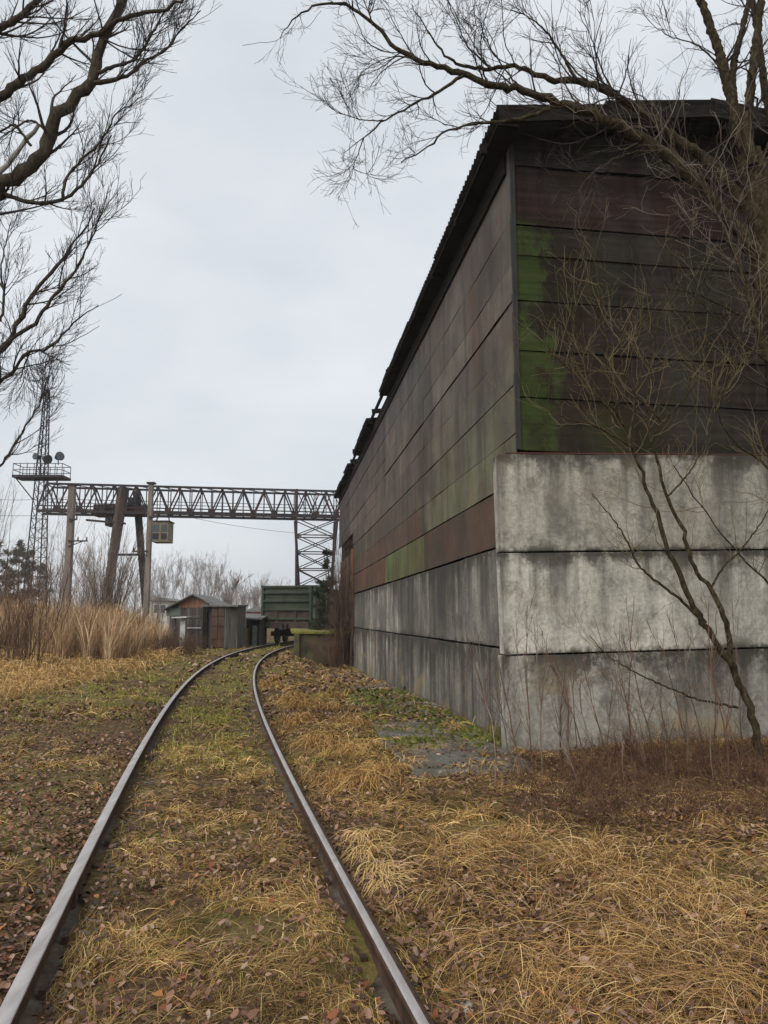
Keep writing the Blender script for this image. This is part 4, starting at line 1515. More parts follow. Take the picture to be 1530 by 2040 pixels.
keep = within_left(g2[0])
g2 = cut(*g2, keep)
g3 = spawn(g2[0], g2[1], 4, .2, .98, .5, .5, .05, .08, 4, .7, .0018, .003, absl=.13)
tree('bare_tree', (TL[0], TL[1], gzl - .2), 'large bare tree left of the track, its rising limbs hung with fine upward twigs', 'tree',
     [(tP, tR, 14), (bP, bR, 10), (jP, jR, 8), (sP, sR, 7)], [(g1[0], g1[1], 5), (g1b[0], g1b[1], 4), (g2[0], g2[1], 3), (g3[0], g3[1], 3)], M_BARK, M_TWIG_DARK)
# a dead, barkless limb snagged in it
dP, dR = limbs_to_batch([(trace([(-40, 395), (0, 344), (38, 298), (78, 250)], 9.35), .035, .03)], 12)
V, Qd = tube_arrays(dP, dR, 8)
o = obj_from('dead_limb', mesh_arrays('dead_limb', V, Qd, M_TWIG_PALE, smooth=True))
tag(o, 'pale barkless dead limb lodged in the big bare tree left of the track', 'branch')

# --- the leaning tree at the gable, limbs arching over the roof corner
TRY = 8.35
tbx = at(1610, 1440, TRY)
gzr = float(ground_z(tbx[0], tbx[1]))
trunkR = np.vstack([[(tbx[0], tbx[1], gzr - .3)], trace([(1600, 1250), (1580, 1000), (1556, 720), (1528, 520), (1508, 380), (1494, 300)], TRY)])
limbsR = [
    (trace([(1520, 520), (1455, 440), (1395, 372), (1300, 288), (1230, 250), (1150, 213), (1100, 200), (1055, 185), (960, 165), (930, 150), (860, 130), (800, 100), (740, 45), (690, 10), (640, 8), (600, 30), (555, 75)], (8.3, 7.7)), .115, .004),
    (trace([(1490, 420), (1420, 330), (1340, 270), (1284, 226), (1245, 200), (1174, 168), (1090, 155), (1019, 132), (954, 139), (900, 120), (850, 60), (820, 10)], (8.4, 7.9)), .10, .005),
    (trace([(1500, 330), (1478, 280), (1462, 215), (1440, 130), (1418, 60), (1395, 0), (1360, -80)], 8.4), .105, .05),
    (trace([(1462, 215), (1462, 130), (1476, 70), (1492, 0), (1510, -90)], 8.45), .06, .035),
    (trace([(1500, 330), (1488, 260), (1492, 210), (1502, 120), (1512, 40), (1524, -60)], 8.2), .085, .05),
    (trace([(1560, 330), (1530, 210), (1518, 130), (1508, 60), (1490, -40)], 8.7), .08, .04),
    (trace([(1590, 900), (1545, 760), (1505, 640), (1475, 530), (1440, 450), (1405, 380), (1390, 320)], 8.05), .085, .01),
]
subR = [
    (trace([(1148, 158), (1120, 110), (1103, 84), (1084, 58), (1045, 30), (1019, 19)], (8.1, 7.7)), .026, .006),
    (trace([(922, 152), (864, 188), (812, 214), (766, 240), (721, 278), (682, 304)], (7.9, 7.5)), .026, .004),
    (trace([(1095, 218), (1019, 240), (948, 246), (883, 265), (851, 294), (799, 324)], (8.0, 7.6)), .030, .007),
    (trace([(766, 240), (735, 240), (690, 230), (660, 215), (640, 180)], 7.6), .010, .003),
    (trace([(725, 275), (712, 310), (705, 335), (730, 345), (745, 338)], 7.55), .009, .003),
    (trace([(830, 118), (790, 112), (750, 125), (718, 145)], 7.7), .012, .004),
    (trace([(742, 50), (735, 20), (745, -30)], 7.7), .014, .006),
    (trace([(1040, 180), (1000, 130), (965, 70), (950, 10)], 7.9), .016, .004),
    (trace([(980, 138), (930, 90), (910, 40), (880, -20)], 7.9), .016, .004),
    (trace([(1230, 195), (1200, 140), (1180, 80), (1150, 20)], 8.0), .018, .004),
    (trace([(1440, 140), (1390, 90), (1330, 70), (1290, 40)], 8.3), .016, .004),
    (trace([(1500, 640), (1420, 600), (1370, 580), (1300, 575)], (8.0, 7.6)), .018, .004),
    (trace([(1530, 720), (1460, 670), (1390, 600), (1320, 540)], (8.0, 7.7)), .016, .004),
    (trace([(1310, 300), (1240, 310), (1180, 345), (1140, 400), (1120, 440)], (8.2, 7.7)), .018, .004),
]
bP, bR = limbs_to_batch([(p_, a_ * .72, max(b_ * .72, .004)) for p_, a_, b_ in limbsR], 80)
sP, sR = limbs_to_batch([(p_, a_ * .75, b_ * .75) for p_, a_, b_ in subR], 22)
tP, tR = limbs_to_batch([(trunkR, .25, .14)], 50)
# twigs: thick on the two arching limbs above the roof, sparse on the upright stems
g1 = spawn(bP[:2], bR[:2], 28, .22, .97, .2, .85, .11, .15, 10, .30, .0024, .012, absl=.95)
g1s = spawn(bP[2:], bR[2:], 9, .15, .98, .2, 1.0, .08, .13, 8, .3, .0035, .016, absl=.7)
g1b = spawn(sP, sR, 9, .2, .99, .3, .7, .08, .13, 7, .5, .0028, .009, absl=.40)
# epicormic shoots rising from the old trunk
i50 = np.linspace(0, 40, 50).astype(int)
ep = spawn(np.concatenate([tP, bP[:1][:, i50], bP[6:7][:, np.linspace(0, 79, 50).astype(int)]]), np.concatenate([tR, bR[:1][:, i50], bR[6:7][:, np.linspace(0, 79, 50).astype(int)]]), 34, .35, .98, .2, 1.15, .17, .20, 11, .1, .0022, .008, absl=1.0)
g2 = spawn(np.concatenate([g1[0][:, :7], g1b[0], g1s[0][:, :7]]), np.concatenate([g1[1][:, :7], g1b[1], g1s[1][:, :7]]), 5, .15, .98, .5, .62, .06, .12, 6, .6, .0017, .004, absl=.34)
g3 = spawn(g2[0], g2[1], 3, .25, .98, .5, .6, .02, .12, 4, .7, .0016, .0026, absl=.13)
tree('leaning_tree', (tbx[0], tbx[1], gzr - .2), 'leaning bare tree at the gable wall, long mossy limbs arching over the roof corner', 'tree',
     [(tP, tR, 16), (bP, bR, 10), (sP, sR, 7)], [(g1[0], g1[1], 5), (g1s[0], g1s[1], 4), (g1b[0], g1b[1], 4), (g2[0], g2[1], 3), (g3[0], g3[1], 3)], M_BARK_OLIVE, M_TWIG_DARK)
o = bpy.data.objects['leaning_tree']
e2 = spawn(ep[0], ep[1], 5, .2, .95, .5, .8, .10, .19, 7, .55, .0016, .004, absl=.34)
V, Qd = join_arrays([tube_arrays(ep[0] - np.array(o.location), ep[1], 4), tube_arrays(e2[0] - np.array(o.location), e2[1], 3)])
obj_from('water_shoots', mesh_arrays('water_shoots', V, Qd, M_TWIG_GREY, smooth=True), o)

# --- forked young willow in front of the gable concrete
WYD = 8.15
wbp = at(1503, 1444, WYD)
gzw = float(ground_z(wbp[0], wbp[1]))
mainW = [
    (np.vstack([[(wbp[0] + .02, wbp[1], gzw - .25)], trace([(1500, 1434), (1477, 1369), (1458, 1331), (1427, 1281), (1400, 1235), (1366, 1170), (1335, 1102), (1312, 1037), (1289, 968), (1267, 914), (1251, 868), (1236, 834), (1213, 807)], (WYD, 7.9))]), .066, .017),
    (trace([(1462, 1340), (1458, 1320), (1454, 1266), (1442, 1228), (1416, 1174), (1385, 1132), (1366, 1082), (1347, 1025), (1324, 975), (1309, 914), (1297, 880), (1320, 841), (1366, 792), (1412, 727)], (WYD, 8.0)), .045, .008),
    (trace([(1405, 1240), (1362, 1201), (1320, 1167), (1274, 1128), (1251, 1082), (1228, 1044), (1179, 983)], (8.1, 7.8)), .028, .005),
    (trace([(1470, 1410), (1442, 1404), (1385, 1392), (1320, 1365), (1259, 1335), (1201, 1297), (1175, 1266)], (8.15, 7.7)), .020, .005),
    (trace([(1416, 1174), (1439, 1132), (1473, 1098), (1519, 1037), (1550, 980)], 8.1), .018, .006),
    (trace([(1332, 987), (1370, 945), (1427, 819), (1440, 770)], 8.0), .016, .005),
]
subW = [
    (trace([(1251, 872), (1200, 800), (1150, 750), (1090, 690), (1065, 640)], (7.9, 7.7)), .016, .004),
    (trace([(1240, 845), (1215, 750), (1205, 660), (1190, 560), (1175, 480)], (7.9, 7.8)), .016, .004),
    (trace([(1260, 890), (1190, 850), (1120, 830), (1070, 800)], (7.9, 7.6)), .014, .004),
    (trace([(1255, 875), (1265, 780), (1290, 690), (1300, 600), (1295, 530)], 7.9), .016, .004),
    (trace([(1297, 880), (1290, 800), (1300, 700), (1310, 640)], 7.9), .014, .004),
    (trace([(1213, 807), (1170, 740), (1145, 660), (1150, 580)], 7.85), .012, .004),
    (trace([(1366, 792), (1380, 700), (1370, 620), (1385, 540)], 7.9), .012, .004),
    (trace([(1427, 819), (1470, 720), (1480, 640), (1465, 560)], 7.9), .012, .004),
    (trace([(1320, 841), (1250, 760), (1235, 680), (1240, 590)], 7.8), .012, .004),
]
diag = [
    (trace([(1620, 1290), (1530, 1163), (1442, 1067), (1385, 994), (1343, 926)], (8.4, 7.9)), .014, .005),
    (trace([(1640, 1060), (1530, 933), (1442, 853), (1423, 788), (1440, 700)], (8.4, 8.0)), .020, .005),
]
bP, bR = limbs_to_batch([(p_, a_ * .66, b_ * .7) for p_, a_, b_ in mainW], 50)
sP, sR = limbs_to_batch(subW + diag, 20)
g1 = spawn(bP, bR, 11, .25, .98, .2, .95, .13, .15, 10, .4, .0014, .0042, absl=.72)
g1b = spawn(sP[:9], sR[:9], 9, .1, .98, .2, .85, .15, .15, 10, .5, .0014, .0036, absl=.78)
g1c = spawn(sP[9:], sR[9:], 10, .3, .98, .2, .8, .12, .16, 10, .55, .003, .007, absl=.5)
aa = (np.concatenate([g1[0], g1b[0], g1c[0]]), np.concatenate([g1[1], g1b[1], g1c[1]]))
g2 = spawn(*aa, 4, .2, .95, .2, .75, .13, .19, 8, .55, .0014, .0024, absl=.34)
ot = tree('young_willow', (wbp[0], wbp[1], gzw - .1), 'forked olive-barked young willow leaning left across the gable concrete', 'tree',
          [(bP, bR, 10), (sP, sR, 6)], [(aa[0], aa[1], 4), (g2[0], g2[1], 3)], M_BARK_OLIVE, M_TWIG_OLIVE)

# --- thin leafless saplings along the foot of the gable wall
for i in range(34):
    px = 985 + i * 15.5 + rng.uniform(-14, 14)
    Y = rng.uniform(7.5, 8.9)
    b = at(px, 1480, Y)
    gz = float(ground_z(b[0], b[1]))
    h = rng.uniform(.7, 1.9)
    lean = rng.uniform(-.35, .12)
    pts = np.array([(b[0] + lean * h * f ** 1.2 + rng.normal(0, .02), b[1] + rng.normal(0, .03), gz - .05 + h * f) for f in (0, .3, .6, 1)])
    P1, R1 = limbs_to_batch([(pts, rng.uniform(.006, .011), .003)], 12)
    q1 = spawn(P1, R1, int(rng.integers(4, 9)), .25, .95, .3, .5, .10, .08, 7, .6, .002, .005, absl=.36 * h ** .5)
    q2 = spawn(q1[0], q1[1], 2, .3, .9, .3, .5, .08, .08, 4, .6, .0016, .003, absl=.15)
    tree('sapling', (b[0], b[1], gz - .05), ('thin reddish leafless sapling rising in front of the gable concrete panels', 'thin grey leafless sapling rising in front of the gable concrete panels', 'thin brown-stemmed leafless sapling rising in front of the gable concrete panels')[i % 3], 'sapling', [(P1, R1, 5)], [(q1[0], q1[1], 3), (q2[0], q2[1], 3)],
         (M_TWIG_RED, M_TWIG_GREY, M_BARK_BROWN)[i % 3], (M_TWIG_RED, M_TWIG_GREY, M_TWIG_RED)[i % 3], 'saplings at the gable wall', 'stem', 'twigs')


# --- multi-stemmed bushes
def bush(name, px, py, Y, nst, h, spread, lab, bark, twig, r0=.02, gr=None, seed=1, dense=6, l1=.28, cat='bush', z=None, wild=.0, base=.12):
    g = np.random.default_rng(seed)
    b = at(px, py, Y)
    gz = float(ground_z(b[0], b[1])) if z is None else z
    limbs = []
    for k in range(nst):
        a = g.uniform(0, 2 * math.pi)
        rr = g.uniform(.1, 1) * spread
        hh = h * g.uniform(.55, 1.05)
        tip = np.array([b[0] + math.cos(a) * rr, b[1] + math.sin(a) * rr * .6, gz + hh])
        bs = np.array([b[0] + math.cos(a) * base * spread * g.random(), b[1] + math.sin(a) * base * .8 * spread, gz - .08])
        md = bs * .45 + tip * .55 + np.array([math.cos(a) * -.10 * rr, 0, .04 * hh]) + g.normal(size=3) * .03 * hh
        limbs.append((np.array([bs, md, tip]), r0 * g.uniform(.6, 1.2), r0 * .2))
    P1, R1 = limbs_to_batch(limbs, 12)
    q1 = spawn(P1, R1, dense, .25, .97, .3, .5 + wild * 3, .12 - wild * .5, .08 + wild, 6, .55, r0 * .12, r0 * .5, absl=l1 * h, g=g)
    q2 = spawn(q1[0], q1[1], 4, .2, .95, .3, .5, .10, .09, 4, .6, r0 * .10, r0 * .25, absl=l1 * h * .5, g=g)
    return tree(name, (b[0], b[1], gz - .05), lab, cat, [(P1, R1, 5)], [(q1[0], q1[1], 3), (q2[0], q2[1], 3)], bark, twig, gr, 'stems', 'twigs')


bush('willow_bush', 45, 1320, 22.0, 54, 2.9, 1.7, 'dense brown willow bush with many stems rising out of the reeds', M_BARK_BROWN, M_TWIG_RED, .013, seed=3, dense=5, l1=.22, base=.4)
bush('willow_bush', -40, 1310, 23.5, 24, 5.2, 1.3, 'tall thin-stemmed bush reaching up under the big bare tree', M_BARK_BROWN, M_TWIG_GREY, .018, seed=4, dense=6, l1=.16)
bush('willow_bush', 95, 1300, 26.0, 16, 5.6, 1.3, 'tall sparse bush standing in front of the floodlight mast', M_BARK_BROWN, M_TWIG_GREY, .018, seed=5, dense=6, l1=.16)
bush('willow_bush', 212, 1270, 36.0, 44, 5.6, 2.6, 'wide fan of bare stems rising behind the reeds between two concrete posts', M_BARK_BROWN, M_TWIG_GREY, .030, seed=6, dense=7, l1=.17)
bush('willow_bush', 160, 1262, 46.0, 30, 4.6, 3.0, 'grey leafless thicket at the foot of the thick concrete post', M_TWIG_GREY, M_FARTWIG, .03, seed=7, dense=7, l1=.2)
bush('willow_bush', 312, 1265, 50.0, 18, 5.2, 1.6, 'thin leafless bush behind the slim concrete post', M_TWIG_GREY, M_FARTWIG, .025, seed=8, dense=6, l1=.2)
for i, (px, Y, h_, n_) in enumerate(((20, 27, 2.6, 16), (130, 27.5, 2.4, 14), (175, 29, 2.8, 14), (265, 32, 2.5, 14), (-30, 25, 3.2, 18))):
    bush('reed_shrub', px, 1290, Y, n_, h_, 1.0, 'small bare brown shrub poking up among the dry reeds', M_BARK_BROWN, M_TWIG_RED, .011, 'shrubs among the reeds', seed=80 + i, dense=6, l1=.25, base=.5)
bush('vine_tangle', 684, 1300, 33.2, 60, 5.6, .75, 'brown tangle of bare vines climbing the far end of the warehouse wall', M_BARK_BROWN, M_BARK_BROWN, .018, seed=9, dense=12, l1=.13, wild=.2, cat='vine', z=-.4, base=.9)
bush('dock_bush', 652, 1298, 32.8, 60, 1.5, 1.3, 'low brown bush in front of the loading dock', M_BARK_BROWN, M_TWIG_RED, .012, seed=10, dense=7, l1=.25, base=.8, wild=.12)
bush('brush_heap', 352, 1296, 33.5, 90, .9, 1.5, 'dark heap of cut brushwood in front of the plank shed', M_BARK_BROWN, M_TWIG_RED, .014, seed=11, dense=7, l1=.5, cat='brushwood', base=.9, wild=.25)


# --- far leafless trees behind the yard
def far_tree(px, pyt, Y, spread, lab, seed, mat, twig, group, nb=26):
    g = np.random.default_rng(seed)
    b = at(px, 1225, Y)
    H = at(px, pyt, Y)[2] + .15
    tr = np.array([(b[0], Y, -.3), (b[0] + g.normal(0, .1), Y, H * .4), (b[0] + g.normal(0, .2), Y, H * .75), (b[0] + g.normal(0, .2), Y, H * 1.0)])
    P0, R0 = limbs_to_batch([(tr, H * .014, H * .003)], 16)
    q1 = spawn(P0, R0, nb, .22, .97, .3, .55, .14, .07, 9, .45, .012, H * .006, absl=spread, g=g)
    q2 = spawn(q1[0], q1[1], 7, .2, .97, .3, .5, .12, .09, 6, .6, .012, .03, absl=spread * .42, g=g)
    q3 = spawn(q2[0], q2[1], 3, .2, .97, .3, .5, .12, .09, 4, .6, .010, .02, absl=spread * .2, g=g)
    return tree('far_tree', (b[0], Y, -.2), lab, 'tree', [(P0, R0, 6)], [(q1[0], q1[1], 3), (q2[0], q2[1], 3), (q3[0], q3[1], 3)], mat, twig, group)


FT = [(345, 1150, 120), (368, 1146, 135), (385, 1150, 128), (398, 1138, 120), (412, 1142, 130), (424, 1140, 118), (440, 1172, 128), (456, 1186, 122), (470, 1192, 118), (486, 1192, 126), (505, 1196, 122), (520, 1192, 130),
      (325, 1168, 110), (300, 1160, 115), (268, 1150, 105), (240, 1146, 110), (188, 1120, 92), (162, 1140, 96), (118, 1150, 98), (92, 1130, 90), (545, 1192, 128), (575, 1190, 126)]
for i, (px, py, Y) in enumerate(FT):
    far_tree(px, py, Y, 2.6 + (i % 3) * .5, 'pale leafless tree in the row far behind the sheds', 100 + i, M_FARTWIG, M_FARTWIG, 'leafless trees far behind the sheds', 20)
drY = 88
far_tree(463, 1165, 60, 1.2, 'thin leaning bare tree behind the storage shed', 77, M_TWIG_GREY, M_TWIG_GREY, None, 14)


# --- evergreens
def conifer(name, px, pyt, Y, wid, lab, seed, n=2600, dense=1.0, group=None, col=((.012, .022, .012), (.04, .058, .03)), zb=.08):
    g = np.random.default_rng(seed)
    b = at(px, 1225, Y)
    gz = float(ground_z(b[0], b[1])) if Y < 60 else -.15
    H = at(px, pyt, Y)[2] - gz
    o = empty(name, (b[0], Y, gz - .1))
    tag(o, lab, 'evergreen', group)
    tr = np.array([(0, 0, 0), (0.02, 0, H * .5), (0, 0, H)])
    P0, R0 = limbs_to_batch([(tr, H * .018, .01)], 10)
    V, Qd = tube_arrays(P0, R0, 7)
    obj_from('trunk', mesh_arrays('trunk', V, Qd, M_PINE, smooth=True), o)
    nb = int(42 * dense)
    f = np.sort(g.uniform(zb, .98, nb))
    az = g.uniform(0, 2 * math.pi, nb)
    ln = wid * (1 - f) ** .7 * g.uniform(.6, 1.15, nb) + .08
    t = np.linspace(0, 1, 6)[None, :, None]
    dirs = np.stack([np.cos(az), np.sin(az), g.uniform(-.05, .35, nb)], 1)
    start = np.stack([np.zeros(nb), np.zeros(nb), f * H], 1)
    PB = start[:, None] + dirs[:, None] * ln[:, None, None] * t
    PB[..., 2] -= (t[..., 0] ** 2) * ln[:, None] * .18
    RB = np.maximum(.02 * (1 - t[..., 0]) * np.ones((nb, 1)), .004)
    V, Qd = tube_arrays(PB, RB, 4)
    obj_from('boughs', mesh_arrays('boughs', V, Qd, M_PINE), o)
    m = n
    bi = g.integers(0, nb, m)
    tt = g.uniform(.15, 1.0, m)
    pos = start[bi] + dirs[bi] * (ln[bi] * tt)[:, None]
    pos[:, 2] -= tt ** 2 * ln[bi] * .18
    pos += g.normal(size=(m, 3)) * (.035 * wid)
    d = dirs[bi] * .6 + g.normal(size=(m, 3)) * .7
    d[:, 2] += .15
    d /= np.linalg.norm(d, axis=1, keepdims=True)
    sd_ = np.cross(d, g.normal(size=(m, 3)))
    sd_ /= np.linalg.norm(sd_, axis=1, keepdims=True)
    L = wid * .16 * g.uniform(.6, 1.4, m)[:, None]
    W = L * .10
    V = np.stack([pos - sd_ * W, pos + sd_ * W, pos + d * L + sd_ * W * .4, pos + d * L - sd_ * W * .4], 1).reshape(-1, 3)
    Qd = np.arange(m * 4).reshape(m, 4)
    c = g.uniform(0, 1, m)[:, None]
    cc = np.array(col[0]) * (1 - c) + np.array(col[1]) * c
    obj_from('crown', mesh_arrays('crown', V, Qd, M_NEEDLE, np.repeat(cc, 4, 0)), o)
    return o


conifer('young_spruce', 652, 1092, 38.5, 1.05, 'young dark spruce growing behind the loading dock', 31, 3600)
conifer('young_spruce', 634, 1172, 37.0, .9, 'short green spruce in front of the wagon side', 32, 2600, zb=.02)
for i, (px, py, Y, w) in enumerate(((8, 1085, 80, 2.4), (32, 1075, 84, 2.6), (52, 1092, 82, 2.2), (-20, 1070, 78, 2.8), (80, 1120, 90, 2.0))):
    conifer('pine_tree', px, py, Y, w, 'dark pine in the clump behind the left reeds', 40 + i, 2600, 1.2, 'pines beyond the reeds', ((.07, .072, .055), (.15, .14, .105)))

# far wood that closes the horizon
fv = []
for i in range(260):
    x = rng.uniform(-190, 190)
    Y = rng.uniform(190, 260)
    fv.append((x, Y, rng.uniform(5, 9.5)))
fv = np.array(fv)
tr = np.stack([np.stack([fv[:, 0], fv[:, 1], np.full(len(fv), -.4)], 1), np.stack([fv[:, 0], fv[:, 1], fv[:, 2] * .5], 1), np.stack([fv[:, 0] + .2, fv[:, 1], fv[:, 2]], 1)], 1)
tr = np.stack([tr[:, 0], (tr[:, 0] + tr[:, 1]) / 2, tr[:, 1], (tr[:, 1] + tr[:, 2]) / 2, tr[:, 2]], 1)
rr = np.tile(np.array([.14, .12, .1, .06, .03]), (len(fv), 1))
q1 = spawn(tr, rr, 16, .15, .98, .3, .6, .12, .08, 6, .6, .03, .07, absl=2.6)
q2 = spawn(q1[0], q1[1], 4, .2, .98, .3, .6, .1, .1, 4, .6, .03, .05, absl=1.3)
V, Qd = join_arrays([tube_arrays(tr, rr, 5), tube_arrays(q1[0], q1[1], 3), tube_arrays(q2[0], q2[1], 3)])
o = obj_from('far_wood', mesh_arrays('far_wood', V, Qd, M_FARTWIG))
tag(o, 'distant leafless wood along the horizon', 'wood', kind='stuff')


# ------------------------------------------------------------------ reeds
def ribbons(P, W, side, cols):
    """P (N,n,3) spines, W (N,n) half widths, side (N,3), cols (N,3)."""
    N, n, _ = P.shape
    V = np.stack([P - side[:, None] * W[..., None], P + side[:, None] * W[..., None]], 2)
    idx = np.arange(N * n * 2).reshape(N, n, 2)
    Qd = np.stack([idx[:, :-1, 0], idx[:, :-1, 1], idx[:, 1:, 1], idx[:, 1:, 0]], -1).reshape(-1, 4)
    return V.reshape(-1, 3), Qd, np.repeat(cols, n * 2, 0)


def in_reeds(n, g):
    px = g.uniform(-80, 335, n)
    Y = g.uniform(25, 40, n)
    # the bed ends in a ragged front that draws back towards the sheds
    front = 25.5 + 7.5 * sstep(px, 180, 330) + 1.2 * np.sin(px * .045) + .8 * np.sin(px * .13)
    ok = Y > front
    px, Y = px[ok], Y[ok]
    x = (px - 765) / F * Y * 1.0
    return x, Y, px


RX, RY, RPX = in_reeds(23000, rng)
m = len(RX)
gz = ground_z(RX, RY)
H = rng.uniform(.6, 2.5, m) ** 1.0 * (1 - .35 * sstep(RPX, 270, 335)) * (.78 + .38 * wav(RX, RY, 1.3, .5))
H = np.maximum(H, .5)
az = rng.uniform(0, 6.28, m)
bend = rng.uniform(.03, .45, m)
t = np.linspace(0, 1, 4)[None, :]
P = np.zeros((m, 4, 3))
P[..., 0] = RX[:, None] + np.cos(az)[:, None] * (bend * H)[:, None] * t ** 2
P[..., 1] = RY[:, None] + np.sin(az)[:, None] * (bend * H)[:, None] * t ** 2
P[..., 2] = gz[:, None] - .03 + H[:, None] * t * (1 - .12 * t)
W = np.array([.0065, .0075, .007, .003])[None] * rng.uniform(.7, 1.3, (m, 1))
plume = rng.random(m) < .35
W[plume] = np.array([.005, .005, .018, .005])
th = rng.uniform(-.7, .7, m)
side = np.stack([np.cos(th), np.sin(th), np.zeros(m)], 1)
pal = np.array([(.48, .31, .165), (.56, .40, .235), (.34, .195, .095), (.68, .53, .36), (.25, .14, .075)])
cols = pal[rng.choice(5, m, p=[.32, .25, .2, .13, .10])] * rng.uniform(.75, 1.15, (m, 1))
V, Qd, cc = ribbons(P, W, side, cols)
o = obj_from('reeds', mesh_arrays('reeds', V, Qd, M_BLADE, cc))
tag(o, 'bed of tall dry tan reeds left of the track', 'reeds', kind='stuff')

# ------------------------------------------------------------------ dead grass
def allowed(x, y):
    d = track_d(x, y)
    a = x * BW[0] + y * BW[1]
    s = x * BU[0] + y * BU[1]
    ok = (np.abs(np.abs(d) - .795) > .085)
    ok &= ~((a > 2.66) & (s > 9.28))
    ok &= ~((a > 1.42) & (a < 2.72) & (s > 8.35) & (s < 10.4) & (rng.random(len(x)) < .93))
    ok &= ~((a > 1.5) & (a < 2.8) & (s >= 10.4) & (s < 20) & (rng.random(len(x)) < .80))
    ok &= ~((a > .4) & (s > 33.4) & (s < 41))
    return ok


def scatter(n, y0, y1, g, margin=1.6, half=.56):
    y = np.exp(g.uniform(math.log(y0), math.log(y1), n))
    x = g.uniform(-1, 1, n) * (half * y + margin)
    return x, y


PAL = np.array([(.60, .385, .145), (.46, .275, .095), (.25, .13, .05), (.36, .26, .07), (.76, .55, .26), (.16, .17, .04), (.10, .055, .028)])


def blades(ntuft, per, y0, y1, seed, Lr, wfun, flat, tuft_r, green_bias, hmax):
    g = np.random.default_rng(seed)
    x, y = scatter(ntuft, y0, y1, g)
    d = track_d(x, y)
    # fewer tufts on the leafy ground left of the rails
    lit = (d < -.85) & (y < 12)
    k = allowed(x, y) & ~(lit & (g.random(ntuft) < .84)) & ~((d > .9) & (g.random(ntuft) < .12))
    # bare, darker gaps
    k &= (wav(x, y, 2.6, 4.1) > -.22) | (g.random(ntuft) < .28)
    x, y, d = x[k], y[k], d[k]
    nt = len(x)
    lean = 1.9 * wav(x, y, .55, 2.2) + 1.2 * wav(x, y, 1.6, .8) + g.normal(0, .6, nt) - .4
    tl_ = g.uniform(.75, 1.25, nt)
    # greener between the rails further up the line and on the left verge
    gp = np.clip((.10 + sstep(y, 6, 16) * .75) * (np.abs(d) < .75) + sstep(y, 8, 16) * (d < -.9) * .55 + .14 * (wav(x, y, .9, 5.0) > .15) + green_bias, 0, .9)
    tone = g.uniform(.68, 1.15, nt) * np.clip(1.0 + .75 * wav(x, y, 2.9, 6.1) + .45 * wav(x, y, 7.0, 1.9), .32, 1.4)
    i = np.repeat(np.arange(nt), per)
    m = len(i)
    r_ = np.abs(g.normal(0, 1, m)) * tuft_r
    ph = g.uniform(0, 2 * math.pi, m)
    bx, by = x[i] + r_ * np.cos(ph), y[i] + r_ * np.sin(ph)
    dd = track_d(bx, by)
    az = lean[i] + g.normal(0, 1.15, m)
    # straw beside the rails lies along them
    near = np.abs(np.abs(dd) - .795) < .30
    az = np.where(near, np.where(g.random(m) < .5, 1.0, -1.0) * (math.pi / 2) + .22 + g.normal(0, .35, m), az)
    L = g.uniform(Lr[0], Lr[1], m) * tl_[i]
    green = g.random(m) < gp[i]
    L = np.where(green, L * .45, L)
    hm = hmax * g.uniform(.25, 1.0, m) * tl_[i]
    up = g.random(m) < .05
    hm = np.where(up, hm * 2.6, hm)
    hm = np.where(near, hm * .55, hm)
    t = np.linspace(0, 1, 5)[None]
    run = L[:, None] * t * flat
    rise = hm[:, None] * (np.sin(np.minimum(t * 1.25, 1.15) * math.pi / 1.15 * .86))
    curl = g.normal(0, .3, m)[:, None] * t
    P = np.zeros((m, 5, 3))
    P[..., 0] = bx[:, None] + np.cos(az[:, None] + curl) * run
    P[..., 1] = by[:, None] + np.sin(az[:, None] + curl) * run
    gz = ground_z(P[..., 0], P[..., 1])
    pa_ = P[..., 0] * BW[0] + P[..., 1] * BW[1]
    ps_ = P[..., 0] * BU[0] + P[..., 1] * BU[1]
    gz = gz + .05 * ((pa_ > 1.4) & (pa_ < 2.85) & (ps_ > 8.15) & (ps_ < 28))
    P[..., 2] = gz + rise + g.uniform(-.006, .02, m)[:, None]
    # keep the straw from crossing the rail heads
    cross = (np.abs(np.abs(track_d(P[..., 0], P[..., 1])) - .795) < .055).any(1)
    P = P[~cross]
    i, green, az = i[~cross], green[~cross], az[~cross]
    m = len(P)
    w = wfun(P[:, 0, 1]) * g.uniform(.6, 1.3, m)
    W = w[:, None] * np.array([.8, 1, .9, .65, .2])[None]
    tw = g.normal(0, .5, m)
    side = np.stack([-np.sin(az) * np.cos(tw), np.cos(az) * np.cos(tw), np.sin(tw)], 1)
    ci = g.choice(7, m, p=[.24, .24, .18, .08, .10, .03, .13])
    c = PAL[ci] * tone[i][:, None] * g.uniform(.8, 1.15, (m, 1))
    gc = np.array([(.32, .30, .065), (.20, .215, .045), (.40, .35, .10)])[g.integers(0, 3, m)] * g.uniform(.75, 1.2, (m, 1))
    c = np.where(green[:, None], gc, c)
    return ribbons(P, W, side, c)


def blade_obj(name, lab, *a):
    V, Qd, c = blades(*a)
    o = obj_from(name, mesh_arrays(name, V, Qd, M_BLADE, c))
    tag(o, lab, 'grass', kind='stuff')
    return o


blade_obj('dead_grass', 'matted straw-coloured dead grass near the rails', 6600, 28, 2.3, 11, 11, (.05, .30), lambda y: np.maximum(.0011, .00033 * y), .9, .06, 0.0, .045)
blade_obj('far_grass', 'dead and green grass further along the track', 8500, 13, 8.5, 48, 12, (.12, .36), lambda y: np.maximum(.003, .00040 * y), .8, .11, .14, .07)


